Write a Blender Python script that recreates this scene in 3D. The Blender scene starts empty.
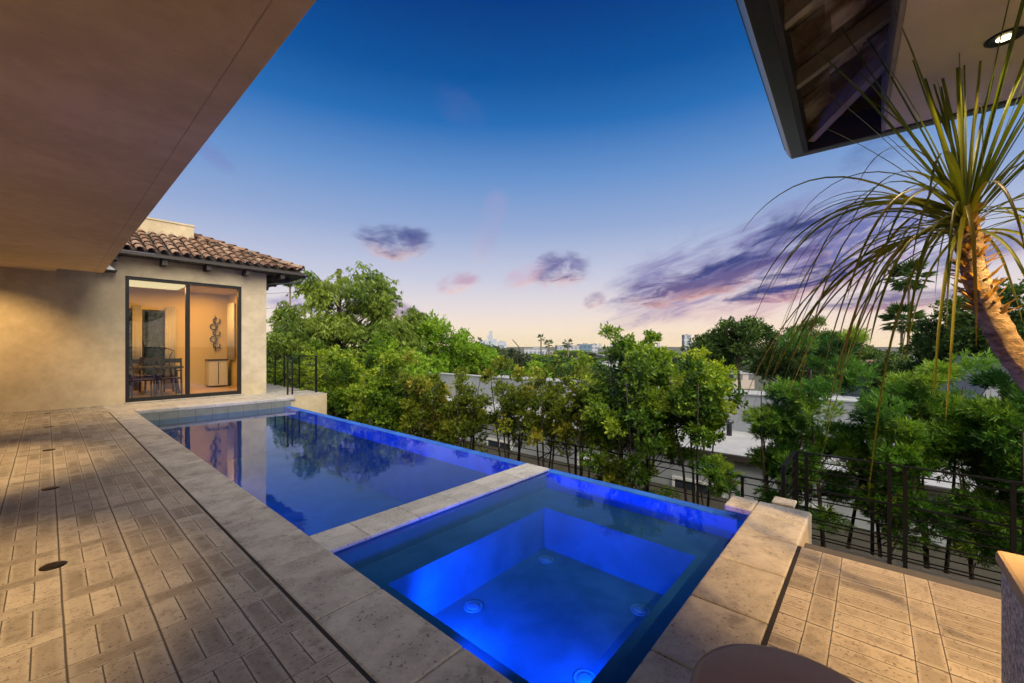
import bpy, math, random
import numpy as np
from mathutils import Vector, Matrix
R = math.radians
random.seed(7); rng = np.random.default_rng(11)
sc = bpy.context.scene
COL = sc.collection

# ------------------------------------------------------------------ helpers
def lin(*c):
    return tuple(((v/255)/12.92 if v/255 <= .04045 else ((v/255+.055)/1.055)**2.4) for v in c)
H = 1.3; F = 410.0; HY = 347.0
FW = (.751, .660); RT = (.660, -.751)
def on_X(px, X):            # point on the plan line X seen in that direction: (X, Y, distance)
    t = (px-512)/F; d = X/(FW[0]+RT[0]*t); return (X, d*(FW[1]+RT[1]*t), d)
def at_d(px, d):
    t = (px-512)/F; return (d*(FW[0]+RT[0]*t), d*(FW[1]+RT[1]*t))
def zz(py, d): return H-(py-HY)/F*d

def tag(o, label=None, cat=None, group=None, kind=None):
    if label: o['label'] = label
    if cat: o['category'] = cat
    if group: o['group'] = group
    if kind: o['kind'] = kind
    return o
def empty(name, loc=(0,0,0), rz=0, label=None, cat=None, group=None):
    o = bpy.data.objects.new(name, None); COL.objects.link(o)
    o.location = loc; o.rotation_euler = (0,0,rz); o.empty_display_size = .2
    return tag(o, label, cat, group)
def copy_tree(o, parent=None):
    c = o.copy(); COL.objects.link(c)
    if parent: c.parent = parent
    for ch in list(o.children): copy_tree(ch, c)
    return c

class MB:
    def __init__(s): s.v = []; s.f = []; s.sm = []
    def add(s, v, f, smooth=False):
        n = len(s.v); s.v += [tuple(p) for p in v]
        s.f += [tuple(i+n for i in q) for q in f]; s.sm += [smooth]*len(f); return s
    def box(s, x0, x1, y0, y1, z0, z1):
        v = [(x0,y0,z0),(x1,y0,z0),(x1,y1,z0),(x0,y1,z0),(x0,y0,z1),(x1,y0,z1),(x1,y1,z1),(x0,y1,z1)]
        return s.add(v, [(0,3,2,1),(4,5,6,7),(0,1,5,4),(1,2,6,5),(2,3,7,6),(3,0,4,7)])
    def prism(s, pts, z0, z1):                 # plan polygon counter-clockwise
        n = len(pts); v = [(x,y,z0) for x,y in pts]+[(x,y,z1) for x,y in pts]
        f = [tuple(range(n-1,-1,-1)), tuple(range(n,2*n))]+[(i,(i+1)%n,n+(i+1)%n,n+i) for i in range(n)]
        return s.add(v, f)
    def tube(s, pts, rad, n=8, smooth=True):
        pts = [Vector(p) for p in pts]
        if not hasattr(rad, '__len__'): rad = [rad]*len(pts)
        v = []; f = []
        up = None
        for i, p in enumerate(pts):
            t = (pts[min(i+1,len(pts)-1)]-pts[max(i-1,0)]).normalized()
            if up is None: up = Vector((0,0,1)) if abs(t.z) < .9 else Vector((1,0,0))
            a = t.cross(up).normalized(); b = a.cross(t).normalized(); up = b
            for k in range(n):
                w = 2*math.pi*(k+.5)/n
                v.append(p+a*(rad[i]*math.cos(w))+b*(rad[i]*math.sin(w)))
        for i in range(len(pts)-1):
            for k in range(n):
                f.append((i*n+k, i*n+(k+1)%n, (i+1)*n+(k+1)%n, (i+1)*n+k))
        f.append(tuple(range(n-1,-1,-1))); m = (len(pts)-1)*n; f.append(tuple(range(m, m+n)))
        return s.add(v, f, smooth)
    def bar(s, a, b, w, h=None):               # straight rectangular bar
        h = h or w; a = Vector(a); b = Vector(b); t = (b-a).normalized()
        up = Vector((0,0,1)) if abs(t.z) < .95 else Vector((0,1,0))
        x = t.cross(up).normalized(); y = x.cross(t).normalized(); v = []
        for p in (a, b):
            for sx, sy in ((-1,-1),(1,-1),(1,1),(-1,1)): v.append(p+x*(w/2*sx)+y*(h/2*sy))
        return s.add(v, [(3,2,1,0),(4,5,6,7),(0,1,5,4),(1,2,6,5),(2,3,7,6),(3,0,4,7)])
    def lathe(s, prof, n=32, c=(0,0,0), smooth=True):
        v = []; f = []
        for r, z in prof:
            for k in range(n):
                w = 2*math.pi*k/n; v.append((c[0]+r*math.cos(w), c[1]+r*math.sin(w), c[2]+z))
        for i in range(len(prof)-1):
            for k in range(n):
                f.append((i*n+k, i*n+(k+1)%n, (i+1)*n+(k+1)%n, (i+1)*n+k))
        f.append(tuple(range(n-1,-1,-1))); m = (len(prof)-1)*n; f.append(tuple(range(m, m+n)))
        return s.add(v, f, smooth)
    def build(s, name, mat, parent=None, bevel=0, origin=None):
        me = bpy.data.meshes.new(name)
        v = s.v
        if origin: v = [(p[0]-origin[0], p[1]-origin[1], p[2]-origin[2]) for p in v]
        me.from_pydata(v, [], s.f); me.polygons.foreach_set('use_smooth', s.sm); me.update()
        me.materials.append(mat)
        o = bpy.data.objects.new(name, me); COL.objects.link(o)
        if origin: o.location = origin
        if parent: o.parent = parent
        if bevel:
            b = o.modifiers.new('bevel', 'BEVEL'); b.width = bevel; b.segments = 2; b.limit_method = 'ANGLE'
        return o

# ------------------------------------------------------------------ materials
class NT:
    def __init__(s, nt): s.nt = nt; nt.nodes.clear()
    def n(s, t, **k):
        o = s.nt.nodes.new(t)
        for a, b in k.items(): setattr(o, a, b)
        return o
    def put(s, sock, v):
        if isinstance(v, bpy.types.NodeSocket): s.nt.links.new(v, sock)
        elif v is not None:
            if hasattr(v, '__len__') and len(v) == 3 and sock.type == 'RGBA': v = (*v, 1)
            sock.default_value = v
    def m(s, op, a, b=None, c=None, clamp=False):
        o = s.n('ShaderNodeMath', operation=op, use_clamp=clamp); s.put(o.inputs[0], a)
        if b is not None: s.put(o.inputs[1], b)
        if c is not None: s.put(o.inputs[2], c)
        return o.outputs[0]
    def mix(s, f, a, b, blend='MIX'):
        o = s.n('ShaderNodeMix', data_type='RGBA', blend_type=blend); s.put(o.inputs[0], f); s.put(o.inputs[6], a); s.put(o.inputs[7], b)
        return o.outputs[2]
    def sstep(s, x, a, b):
        o = s.n('ShaderNodeMapRange', interpolation_type='SMOOTHSTEP'); s.put(o.inputs[0], x); s.put(o.inputs[1], a); s.put(o.inputs[2], b)
        return o.outputs[0]
    def ramp(s, x, stops):
        o = s.n('ShaderNodeValToRGB'); e = o.color_ramp.elements
        while len(e) < len(stops): e.new(.5)
        for i, (p, c) in enumerate(stops): e[i].position = p; e[i].color = (*c, 1)
        s.put(o.inputs[0], x); return o.outputs[0]
    def coord(s, which='Object'): return s.n('ShaderNodeTexCoord').outputs[which]
    def pos(s): return s.n('ShaderNodeNewGeometry').outputs['Position']
    def noise(s, v, scale, detail=4, rough=.55, dist=0, col=False):
        o = s.n('ShaderNodeTexNoise'); s.put(o.inputs['Vector'], v); s.put(o.inputs['Scale'], scale)
        s.put(o.inputs['Detail'], detail); s.put(o.inputs['Roughness'], rough); s.put(o.inputs['Distortion'], dist)
        return o.outputs[1 if col else 0]
    def mapping(s, v, loc=(0,0,0), rot=(0,0,0), scale=(1,1,1)):
        o = s.n('ShaderNodeMapping'); s.put(o.inputs[0], v); s.put(o.inputs[1], loc); s.put(o.inputs[2], rot); s.put(o.inputs[3], scale)
        return o.outputs[0]
    def bump(s, h, st, dist=.01, nrm=None):
        o = s.n('ShaderNodeBump'); s.put(o.inputs['Height'], h); s.put(o.inputs['Strength'], st); s.put(o.inputs['Distance'], dist)
        if nrm is not None: s.put(o.inputs['Normal'], nrm)
        return o.outputs[0]
    def out(s, sh): o = s.n('ShaderNodeOutputMaterial'); s.nt.links.new(sh, o.inputs[0])
    def bsdf(s, color, rough=.8, metal=0, nrm=None, spec=None, **k):
        o = s.n('ShaderNodeBsdfPrincipled'); s.put(o.inputs['Base Color'], color); s.put(o.inputs['Roughness'], rough); s.put(o.inputs['Metallic'], metal)
        if nrm is not None: s.put(o.inputs['Normal'], nrm)
        if spec is not None: s.put(o.inputs['Specular IOR Level'], spec)
        for a, b in k.items(): s.put(o.inputs[a.replace('_', ' ')], b)
        return o.outputs[0]
def mat(name):
    m = bpy.data.materials.new(name); m.use_nodes = True; return m, NT(m.node_tree)

def simple(name, c, rough=.7, metal=0, var=.15, scale=8, bump=.15, bscale=60, spec=None):
    m, t = mat(name); v = t.coord()
    n = t.noise(v, scale); k = t.m('MULTIPLY_ADD', n, 2*var, 1-var)
    col = t.mix(1, c, t.n('ShaderNodeCombineColor').outputs[0], 'MULTIPLY')
    cc = t.nt.nodes[-2] if False else None
    comb = t.n('ShaderNodeCombineColor')
    for i in range(3): t.put(comb.inputs[i], k)
    col = t.mix(1, c, comb.outputs[0], 'MULTIPLY')
    nr = t.bump(t.noise(v, bscale, 5), bump, .01) if bump else None
    t.out(t.bsdf(col, rough, metal, nr, spec)); return m
M = {}
def stucco(name, c, c2, rough=.9, pores=False):
    m, t = mat(name); v = t.pos()
    a = t.noise(v, .7, 5, .6); b = t.noise(v, 4.5, 6, .65); f = t.noise(v, 90, 3, .6)
    k = t.sstep(t.m('ADD', t.m('MULTIPLY', a, .6), t.m('MULTIPLY', b, .4)), .36, .64)
    col = t.mix(k, c, c2)
    h = t.m('ADD', f, t.m('MULTIPLY', t.noise(v, 14, 4), .8))
    if pores:
        p = t.sstep(t.noise(v, 9, 2, .5, 1.5), .70, .78)
        p = t.m('MULTIPLY', p, t.sstep(t.noise(v, 55, 2), .5, .62)); col = t.mix(t.m('MULTIPLY', p, .75), col, (.16,.10,.05)); h = t.m('ADD', h, t.m('MULTIPLY', t.noise(t.mapping(v, scale=(1,4,1)), 3.5, 5, .6), 2.5))
    t.out(t.bsdf(col, rough, 0, t.bump(h, .35, .006))); return m
M['wall'] = stucco('cream_stucco', (.64,.53,.35), (.46,.375,.24))
M['soffit'] = stucco('soffit_stucco', (.74,.56,.32), (.58,.43,.235), pores=True)
M['soffit2'] = stucco('eave_stucco', (.76,.66,.48), (.70,.60,.44))
M['white_wall'] = stucco('white_render', (.42,.44,.45), (.34,.36,.37))
M['grey_wall'] = stucco('grey_render', (.30,.32,.34), (.25,.27,.285))
M['roof_membrane'] = stucco('roof_membrane', (.36,.365,.385), (.27,.28,.30))
M['pillar'] = stucco('rough_grey_stucco', (.74,.74,.78), (.46,.46,.52))
def roughcast():
    m, t = mat('roughcast_grey'); v = t.pos(); n = t.noise(v, 55, 4, .7); k = t.noise(v, 150, 2, .6); q = t.sstep(n, .40, .60)
    t.out(t.bsdf(t.mix(q, (.34,.34,.38), (.80,.80,.84)), .9, 0, t.bump(t.m('ADD', n, t.m('MULTIPLY', k, .4)), 1., .02))); return m
M['pillar2'] = roughcast()
M['cap'] = stucco('tan_cap', (.52,.40,.26), (.44,.33,.21))
M['curb'] = stucco('curb_concrete', (.085,.08,.08), (.05,.048,.048))
M['soil'] = simple('soil', (.035,.03,.02), .95, 0, .4, 3, .6, 12)
M['iron'] = simple('black_iron', (.006,.006,.007), .45, .3, .2, 20, .1)
M['gutter'] = simple('gutter_metal', (.055,.055,.06), .33, .55, .25, 5, .05)
M['fascia'] = simple('dark_fascia', (.035,.028,.024), .6, 0, .3, 8, .2)
M['frame'] = simple('door_frame', (.012,.012,.013), .4, .2, .1, 10, 0)
M['wood'] = simple('dark_wood', (.02,.012,.008), .45, 0, .3, 6, .15)
M['floorwood'] = simple('oak_floor', (.42,.27,.13), .4, 0, .2, 3, .1)
M['interior'] = simple('interior_plaster', (.56,.43,.20), .8, 0, .04, 2, .05)
M['curtain'] = simple('curtain', (.6,.55,.45), .9, 0, .08, 9, .1)
M['white'] = simple('white_paint', (.75,.75,.72), .5, 0, .05, 5, .02)
M['bark'] = simple('bark', (.055,.042,.028), .9, 0, .4, 25, .8, 60)
M['pole'] = simple('pole_wood', (.06,.045,.035), .9, 0, .3, 5, .3)
M['palmbark'] = simple('palm_bark', (.16,.12,.085), .9, 0, .3, 10, .5)
M['drain'] = simple('drain_plastic', (.13,.16,.20), .5, 0, .1, 20, 0)
M['disc'] = simple('bronze_disc', (.02,.014,.01), .4, .6, .2, 20, .1)
M['brass'] = simple('dark_bronze_ring', (.03,.025,.018), .35, .8, .1, 20, 0)
M['rooftile_far'] = simple('far_roof_tiles', (.12,.075,.055), .85, 0, .3, 2, .3, 6)

def mk_emit(name, c, s):
    m, t = mat(name); e = t.n('ShaderNodeEmission'); t.put(e.inputs[0], c); t.put(e.inputs[1], s); t.out(e.outputs[0]); return m
M['lamp'] = mk_emit('lamp_lens', (1,.78,.42), 5)
M['lamp_int'] = mk_emit('cove_lens', (1,.80,.42), .8)
M['lamp_blue'] = mk_emit('pool_lens', (.10,.38,1), 2.2)

# travertine coping: joints handled by geometry, per-stone variation by island
def travertine(name, c1, c2, dark=(.13,.105,.085)):
    m, t = mat(name); v = t.pos()
    g = t.n('ShaderNodeNewGeometry').outputs['Random Per Island']
    off = t.n('ShaderNodeVectorMath', operation='ADD'); t.put(off.inputs[0], v)
    cmb = t.n('ShaderNodeCombineXYZ'); t.put(cmb.inputs[0], t.m('MULTIPLY', g, 40.)); t.put(off.inputs[1], cmb.outputs[0]); vv = off.outputs[0]
    a = t.noise(vv, 4.2, 9, .72, .2); b = t.noise(vv, 28, 6, .7)
    col = t.mix(t.sstep(a, .33, .68), c1, c2)
    col = t.mix(t.m('MULTIPLY', t.sstep(t.noise(vv, 5.5, 6, .7, .4), .54, .68), .52), col, dark)
    spots = t.m('MULTIPLY', t.sstep(t.noise(vv, 55, 3, .55, .3), .60, .66), t.sstep(a, .42, .56))
    col = t.mix(t.m('MULTIPLY', spots, .75), col, (.06,.045,.035))
    br = t.m('MULTIPLY_ADD', g, .26, .87); br = t.m('MULTIPLY', br, t.m('MULTIPLY_ADD', b, .3, .85))
    comb = t.n('ShaderNodeCombineColor')
    for i in range(3): t.put(comb.inputs[i], br)
    col = t.mix(1, col, comb.outputs[0], 'MULTIPLY')
    h = t.m('SUBTRACT', t.m('MULTIPLY', b, .5), spots)
    t.out(t.bsdf(col, t.m('MULTIPLY_ADD', a, .3, .5), 0, t.bump(h, .4, .006))); return m
M['coping'] = travertine('coping_travertine', (.47,.44,.39), (.31,.285,.25), (.11,.10,.085))
M['divider'] = travertine('divider_travertine', (.50,.475,.44), (.40,.375,.345), (.27,.25,.225))

# paved deck: 3-brick blocks alternating with single strips
def paving():
    m, t = mat('travertine_pavers'); P = t.pos(); sep = t.n('ShaderNodeSeparateXYZ'); t.put(sep.inputs[0], P)
    wob = t.noise(P, 2.5, 2, .5); wob = t.m('MULTIPLY', t.m('SUBTRACT', wob, .5), .006)
    X = t.m('ADD', sep.outputs[0], wob); Y = t.m('SUBTRACT', sep.outputs[1], wob)
    W = .0967; PY = .3705; ST = .0975
    u = t.m('DIVIDE', t.m('SUBTRACT', X, .057), W)
    v = t.m('DIVIDE', t.m('SUBTRACT', Y, .139), PY)
    iv = t.m('FLOOR', v); fv = t.m('MULTIPLY', t.m('FRACT', v), PY)
    strip = t.m('LESS_THAN', fv, ST)
    iu = t.m('FLOOR', u); fu = t.m('FRACT', u)
    u3 = t.m('DIVIDE', u, 3.); iu3 = t.m('FLOOR', u3); fu3 = t.m('FRACT', u3)
    dx1 = t.m('MULTIPLY', t.m('MINIMUM', fu, t.m('SUBTRACT', 1., fu)), W)
    dx3 = t.m('MULTIPLY', t.m('MINIMUM', fu3, t.m('SUBTRACT', 1., fu3)), 3*W)
    dx = t.m('ADD', t.m('MULTIPLY', strip, dx3), t.m('MULTIPLY', t.m('SUBTRACT', 1., strip), dx1))
    dx = t.m('MINIMUM', dx, t.m('MULTIPLY', dx3, .62))
    dy = t.m('MINIMUM', t.m('MINIMUM', fv, t.m('ABSOLUTE', t.m('SUBTRACT', fv, ST))), t.m('SUBTRACT', PY, fv))
    d = t.m('MINIMUM', dx, t.m('MULTIPLY', dy, 1.25))
    joint = t.m('SUBTRACT', 1., t.sstep(d, .0008, .0036)); heavy = t.m('SUBTRACT', 1., t.sstep(dx3, .0008, .0032)); joint = t.m('MAXIMUM', t.m('MULTIPLY', joint, .92), t.m('MULTIPLY', heavy, .9))
    idc = t.n('ShaderNodeCombineXYZ')
    t.put(idc.inputs[0], t.m('ADD', t.m('MULTIPLY', strip, t.m('ADD', iu3, 500.)), t.m('MULTIPLY', t.m('SUBTRACT', 1., strip), iu)))
    t.put(idc.inputs[1], iv); t.put(idc.inputs[2], strip)
    wn = t.n('ShaderNodeTexWhiteNoise'); t.put(wn.inputs[0], idc.outputs[0]); r = wn.outputs[0]; rc = wn.outputs[1]
    sc_ = t.n('ShaderNodeVectorMath', operation='SCALE'); t.put(sc_.inputs[0], rc); t.put(sc_.inputs[3], 30.)
    add = t.n('ShaderNodeVectorMath', operation='ADD'); t.put(add.inputs[0], P); t.put(add.inputs[1], sc_.outputs[0]); q = add.outputs[0]
    a = t.noise(q, 13, 8, .74, .1); b = t.noise(q, 90, 4, .7)
    col = t.mix(r, (.21,.185,.15), (.43,.385,.32))
    col = t.mix(t.m('MULTIPLY', t.sstep(a, .45, .68), .55), col, (.12,.10,.08))
    # worn pale edge of each stone
    col = t.mix(t.m('MULTIPLY', t.m('SUBTRACT', 1., t.sstep(d, .004, .022)), .55), col, (.45,.41,.35))
    pits = t.sstep(t.noise(q, 75, 3, .55, .3), .61, .67)
    col = t.mix(t.m('MULTIPLY', pits, .7), col, (.06,.04,.03))
    big = t.noise(P, .9, 4, .6); col = t.mix(t.m('MULTIPLY', t.sstep(big, .4, .7), .3), col, (.20,.16,.125))
    col = t.mix(joint, col, (.035,.027,.02))
    h = t.m('SUBTRACT', t.m('ADD', t.m('MULTIPLY', b, .25), t.m('MULTIPLY', r, .25)), t.m('ADD', joint, t.m('MULTIPLY', pits, .5)))
    t.out(t.bsdf(col, t.m('MULTIPLY_ADD', a, .35, .42), 0, t.bump(h, .6, .006))); return m
M['paving'] = paving()

def tiles_clay():
    m, t = mat('clay_barrel_tile'); v = t.pos(); g = t.n('ShaderNodeNewGeometry').outputs['Random Per Island']
    col = t.ramp(g, [(0,(.10,.05,.032)),(.4,(.17,.085,.05)),(.7,(.24,.125,.075)),(1,(.30,.20,.14))])
    n = t.noise(v, 9, 6, .7); col = t.mix(t.m('MULTIPLY', t.sstep(n, .48, .66), .6), col, (.33,.28,.22))
    col = t.mix(t.m('MULTIPLY', t.sstep(t.noise(v, 5, 5), .55, .7), .6), col, (.05,.038,.03))
    t.out(t.bsdf(col, .85, 0, t.bump(t.noise(v, 60), .4, .006))); return m
M['tile'] = tiles_clay()
def shingles_under():
    m, t = mat('eave_shakes'); v = t.pos(); g = t.n('ShaderNodeNewGeometry').outputs['Random Per Island']
    w = t.noise(t.mapping(v, scale=(1.5, 14, 14)), 2.2, 6, .7, .5)
    col = t.mix(w, (.03,.016,.010), (.26,.17,.115)); col = t.mix(t.m('MULTIPLY', t.sstep(t.noise(v, 4.5, 4), .42, .7), .75), col, (.58,.53,.46))
    br = t.m('MULTIPLY_ADD', g, 1.1, .45); comb = t.n('ShaderNodeCombineColor')
    for i in range(3): t.put(comb.inputs[i], br)
    col = t.mix(1, col, comb.outputs[0], 'MULTIPLY')
    t.out(t.bsdf(col, .8, 0, t.bump(w, .5, .01))); return m
M['shake'] = shingles_under()
M['rafter'] = simple('weathered_rafter', (.36,.32,.27), .85, 0, .45, 9, .5, 30)

def foliage(name, stops, trans=.35, rough=.55):
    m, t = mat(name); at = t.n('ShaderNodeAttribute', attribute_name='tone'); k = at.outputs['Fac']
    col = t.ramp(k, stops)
    d = t.bsdf(col, rough, 0, None, .3)
    tr = t.n('ShaderNodeBsdfTranslucent'); hs = t.n('ShaderNodeHueSaturation'); t.put(hs.inputs['Color'], col); hs.inputs['Value'].default_value = 1.5; hs.inputs['Saturation'].default_value = 1.1
    t.put(tr.inputs[0], hs.outputs[0])
    mx = t.n('ShaderNodeMixShader'); mx.inputs[0].default_value = trans; t.nt.links.new(d, mx.inputs[1]); t.nt.links.new(tr.outputs[0], mx.inputs[2]); t.out(mx.outputs[0]); return m
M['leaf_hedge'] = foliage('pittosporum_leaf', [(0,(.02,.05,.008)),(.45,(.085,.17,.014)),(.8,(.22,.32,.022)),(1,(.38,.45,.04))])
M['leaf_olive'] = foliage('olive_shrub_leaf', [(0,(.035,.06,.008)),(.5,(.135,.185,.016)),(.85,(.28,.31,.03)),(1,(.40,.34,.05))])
M['leaf_pepper'] = foliage('pepper_leaf', [(0,(.04,.075,.012)),(.5,(.10,.17,.02)),(1,(.24,.31,.045))])
M['leaf_bright'] = foliage('bright_leaf', [(0,(.035,.09,.01)),(.5,(.13,.25,.016)),(1,(.28,.42,.035))])
M['leaf_dark'] = foliage('dark_leaf', [(0,(.014,.035,.008)),(.6,(.045,.095,.016)),(1,(.12,.19,.03))], .2)
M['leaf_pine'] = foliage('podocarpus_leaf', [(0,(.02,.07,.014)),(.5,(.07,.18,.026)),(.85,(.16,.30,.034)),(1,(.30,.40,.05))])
M['leaf_grey'] = foliage('grey_leaf', [(0,(.03,.045,.022)),(1,(.075,.10,.045))], .2)
M['blade'] = foliage('ponytail_blade', [(0,(.035,.06,.008)),(.5,(.12,.155,.02)),(.85,(.24,.23,.03)),(1,(.38,.24,.06))], .3, .4)

def water():
    m, t = mat('pool_water'); v = t.pos()
    h = t.m('ADD', t.noise(v, 1.6, 3, .5), t.m('MULTIPLY', t.noise(v, 9, 3, .55), .2))
    nr = t.bump(h, .05, .05)
    lw = t.n('ShaderNodeLayerWeight'); lw.inputs[0].default_value = .5; t.put(lw.inputs[1], nr)
    fr = t.m('MULTIPLY_ADD', t.m('POWER', lw.outputs[1], 4.8), .96, .025)
    gl = t.n('ShaderNodeBsdfGlossy'); gl.inputs['Roughness'].default_value = .012; t.put(gl.inputs['Normal'], nr); t.put(gl.inputs[0], (.86,.93,1))
    tr = t.n('ShaderNodeBsdfTransparent'); t.put(tr.inputs[0], (.30,.62,.95))
    mx = t.n('ShaderNodeMixShader'); t.put(mx.inputs[0], fr); t.nt.links.new(tr.outputs[0], mx.inputs[1]); t.nt.links.new(gl.outputs[0], mx.inputs[2]); t.out(mx.outputs[0]); return m
M['water'] = water()
def glass():
    m, t = mat('door_glass')
    lw = t.n('ShaderNodeLayerWeight'); lw.inputs[0].default_value = .5
    fr = t.m('MULTIPLY_ADD', t.m('POWER', lw.outputs[1], 4.5), .9, .06)
    gl = t.n('ShaderNodeBsdfGlossy'); gl.inputs['Roughness'].default_value = .005
    tr = t.n('ShaderNodeBsdfTransparent'); t.put(tr.inputs[0], (.93,.94,.93))
    mx = t.n('ShaderNodeMixShader'); t.put(mx.inputs[0], fr); t.nt.links.new(tr.outputs[0], mx.inputs[1]); t.nt.links.new(gl.outputs[0], mx.inputs[2]); t.out(mx.outputs[0]); return m
M['glass'] = glass()
def plaster(name, c, c2):
    m, t = mat(name); v = t.pos(); n = t.noise(v, 3, 6, .6); f = t.noise(v, 120, 2)
    t.out(t.bsdf(t.mix(t.sstep(n, .35, .65), c, c2), .7, 0, t.bump(f, .2, .004))); return m
M['pool'] = plaster('pool_plaster', (.03,.075,.14), (.02,.055,.11))
M['spa'] = plaster('spa_plaster', (.075,.115,.15), (.045,.08,.105))
M['edge'] = plaster('spill_tile_blue_glow', (.03,.16,.62), (.02,.10,.48))  # blue tile, saturated so the underwater lamps' glow is in its colour
def bandtile():
    m, t = mat('waterline_tile'); v = t.pos(); sep = t.n('ShaderNodeSeparateXYZ'); t.put(sep.inputs[0], v)
    f = t.m('FRACT', t.m('DIVIDE', t.m('ADD', sep.outputs[0], sep.outputs[1]), .3)); j = t.m('LESS_THAN', f, .03)
    n = t.noise(v, 8, 5); col = t.mix(n, (.13,.145,.13), (.24,.25,.215)); col = t.mix(j, col, (.1,.1,.09))
    t.out(t.bsdf(col, .35)); return m
M['band'] = bandtile()
def facade(name, c, g, sx=3.2, sz=3.4):
    m, t = mat(name); v = t.coord(); sep = t.n('ShaderNodeSeparateXYZ'); t.put(sep.inputs[0], v)
    u = t.m('FRACT', t.m('DIVIDE', t.m('ADD', sep.outputs[0], sep.outputs[1]), sx)); w = t.m('FRACT', t.m('DIVIDE', sep.outputs[2], sz))
    k = t.m('MULTIPLY', t.m('GREATER_THAN', u, .3), t.m('GREATER_THAN', w, .42))
    t.out(t.bsdf(t.mix(k, c, g), .5)); return m
M['fac_pane'] = simple('dark_window_pane', (.03,.04,.055), .1, 0, .1, 3, 0)
M['fac_white'] = facade('facade_white', (.40,.41,.45), (.16,.19,.25)); M['fac_blue'] = facade('facade_blue', (.10,.16,.23), (.05,.10,.17), 4, 4)
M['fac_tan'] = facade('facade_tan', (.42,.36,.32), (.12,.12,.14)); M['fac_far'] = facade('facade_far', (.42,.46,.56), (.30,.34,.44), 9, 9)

# ------------------------------------------------------------------ camera
cd = bpy.data.cameras.new('camera'); cam = bpy.data.objects.new('camera', cd); COL.objects.link(cam)
cam.location = (0,0,H); cam.rotation_euler = (R(90), 0, -math.atan2(FW[0], FW[1]))
cd.sensor_width = 36; cd.lens = F/1024*36; cd.shift_y = (HY-341.5)/1024; cd.clip_end = 9000; cd.clip_start = .05
sc.camera = cam

# ------------------------------------------------------------------ world: dusk sky
w = bpy.data.worlds.new('World'); sc.world = w; w.use_nodes = True; t = NT(w.node_tree)
D = t.coord('Generated'); sp = t.n('ShaderNodeSeparateXYZ'); t.put(sp.inputs[0], D)
az = t.m('ARCTAN2', sp.outputs[0], sp.outputs[1]); el = t.m('ARCSINE', sp.outputs[2])
AZ0 = math.atan2(FW[0], FW[1])
def azel(px, py):
    a = math.atan((px-512)/F); return AZ0+a, math.atan((HY-py)/F*math.cos(a))
sky = t.ramp(t.m('DIVIDE', el, math.pi/2), [
    (0.0, lin(255,232,188)), (.025, lin(253,233,208)), (.055, lin(236,224,222)), (.103, lin(203,206,226)), (.177, lin(150,172,214)),
    (.247, lin(104,148,206)), (.316, lin(38,110,184)), (.37, lin(6,84,160)), (.447, lin(0,58,134)), (1.0, lin(4,38,90))])
base = sky
# warmer and pinker towards the afterglow
glow = t.m('MULTIPLY', t.sstep(az, AZ0-.1, AZ0+.7), t.m('SUBTRACT', 1., t.sstep(el, .0, .22)))
sky = t.mix(t.m('MULTIPLY', glow, .15), sky, lin(255,205,180))
cvec = t.n('ShaderNodeCombineXYZ'); t.put(cvec.inputs[0], az); t.put(cvec.inputs[1], el); cv = cvec.outputs[0]
def cloud(px, py, wpx, hpx, ang, seed, dens, colA, colB, stretch=3.2, ns=9, soft=.25):
    global sky
    a0, e0 = azel(px, py); a1, _ = azel(px+wpx/2, py); b1, _ = azel(px-wpx/2, py); ra = abs(a1-b1)/2*1.0; ca = math.cos(a0-AZ0)
    re = hpx/F*ca*ca*.5*1.0
    loc = t.mapping(cv, loc=(-a0,-e0,0)); rot = t.mapping(loc, rot=(0,0,-ang))
    nz = t.noise(t.mapping(rot, loc=(seed,seed*1.7,0), scale=(1,stretch,1)), ns, 9, .66, .5)
    wz = t.noise(t.mapping(rot, loc=(seed+9,3,0), scale=(1,1.5,1)), ns*.5, 3, .5)
    q = t.n('ShaderNodeSeparateXYZ'); t.put(q.inputs[0], rot)
    y = t.m('ADD', q.outputs[1], t.m('MULTIPLY', t.m('SUBTRACT', wz, .5), re*1.3))
    r2 = t.m('ADD', t.m('POWER', t.m('ABSOLUTE', t.m('DIVIDE', q.outputs[0], ra)), 2.), t.m('POWER', t.m('ABSOLUTE', t.m('DIVIDE', y, re)), 2.))
    mask = t.m('SUBTRACT', 1., t.sstep(r2, .1, 1.1))
    k = t.sstep(t.m('ADD', nz, t.m('MULTIPLY', t.m('SUBTRACT', mask, 1.), .42)), .5-soft, .5+soft*.6)
    k = t.m('MULTIPLY', t.m('MULTIPLY', k, mask), dens)
    ud = t.sstep(t.m('ADD', t.m('DIVIDE', y, re), t.m('MULTIPLY', t.m('SUBTRACT', nz, .5), 1.6)), -.75, .1)
    sky = t.mix(k, sky, t.mix(ud, colB, colA))
PU = lin(86,90,140); PK = lin(238,190,180); IN = lin(58,74,128); LV = lin(140,128,172)
cloud(742, 268, 470, 150, .30, 3.1, .95, lin(128,124,178), lin(232,186,182), 4.2, 6, .24)
cloud(756, 254, 320, 96, .34, 8.4, 1.0, lin(56,66,128), lin(128,104,152), 3.2, 9, .16)
cloud(690, 286, 250, 54, .18, 1.4, 1.0, lin(104,92,142), lin(246,182,158), 4.6, 12, .16)
cloud(806, 282, 290, 56, .12, 5.4, 1.0, lin(62,66,132), lin(220,150,158), 3.4, 10, .15)
cloud(880, 240, 220, 130, .36, 6.6, .9, lin(112,120,180), lin(205,170,196), 2.0, 42, .14)
cloud(890, 300, 240, 40, .05, 2.2, .9, lin(96,84,140), lin(235,175,165), 4.6, 10, .24)
cloud(394, 242, 104, 48, -.03, 4.4, .95, lin(88,96,150), PK, 2.2, 16, .3)
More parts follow.
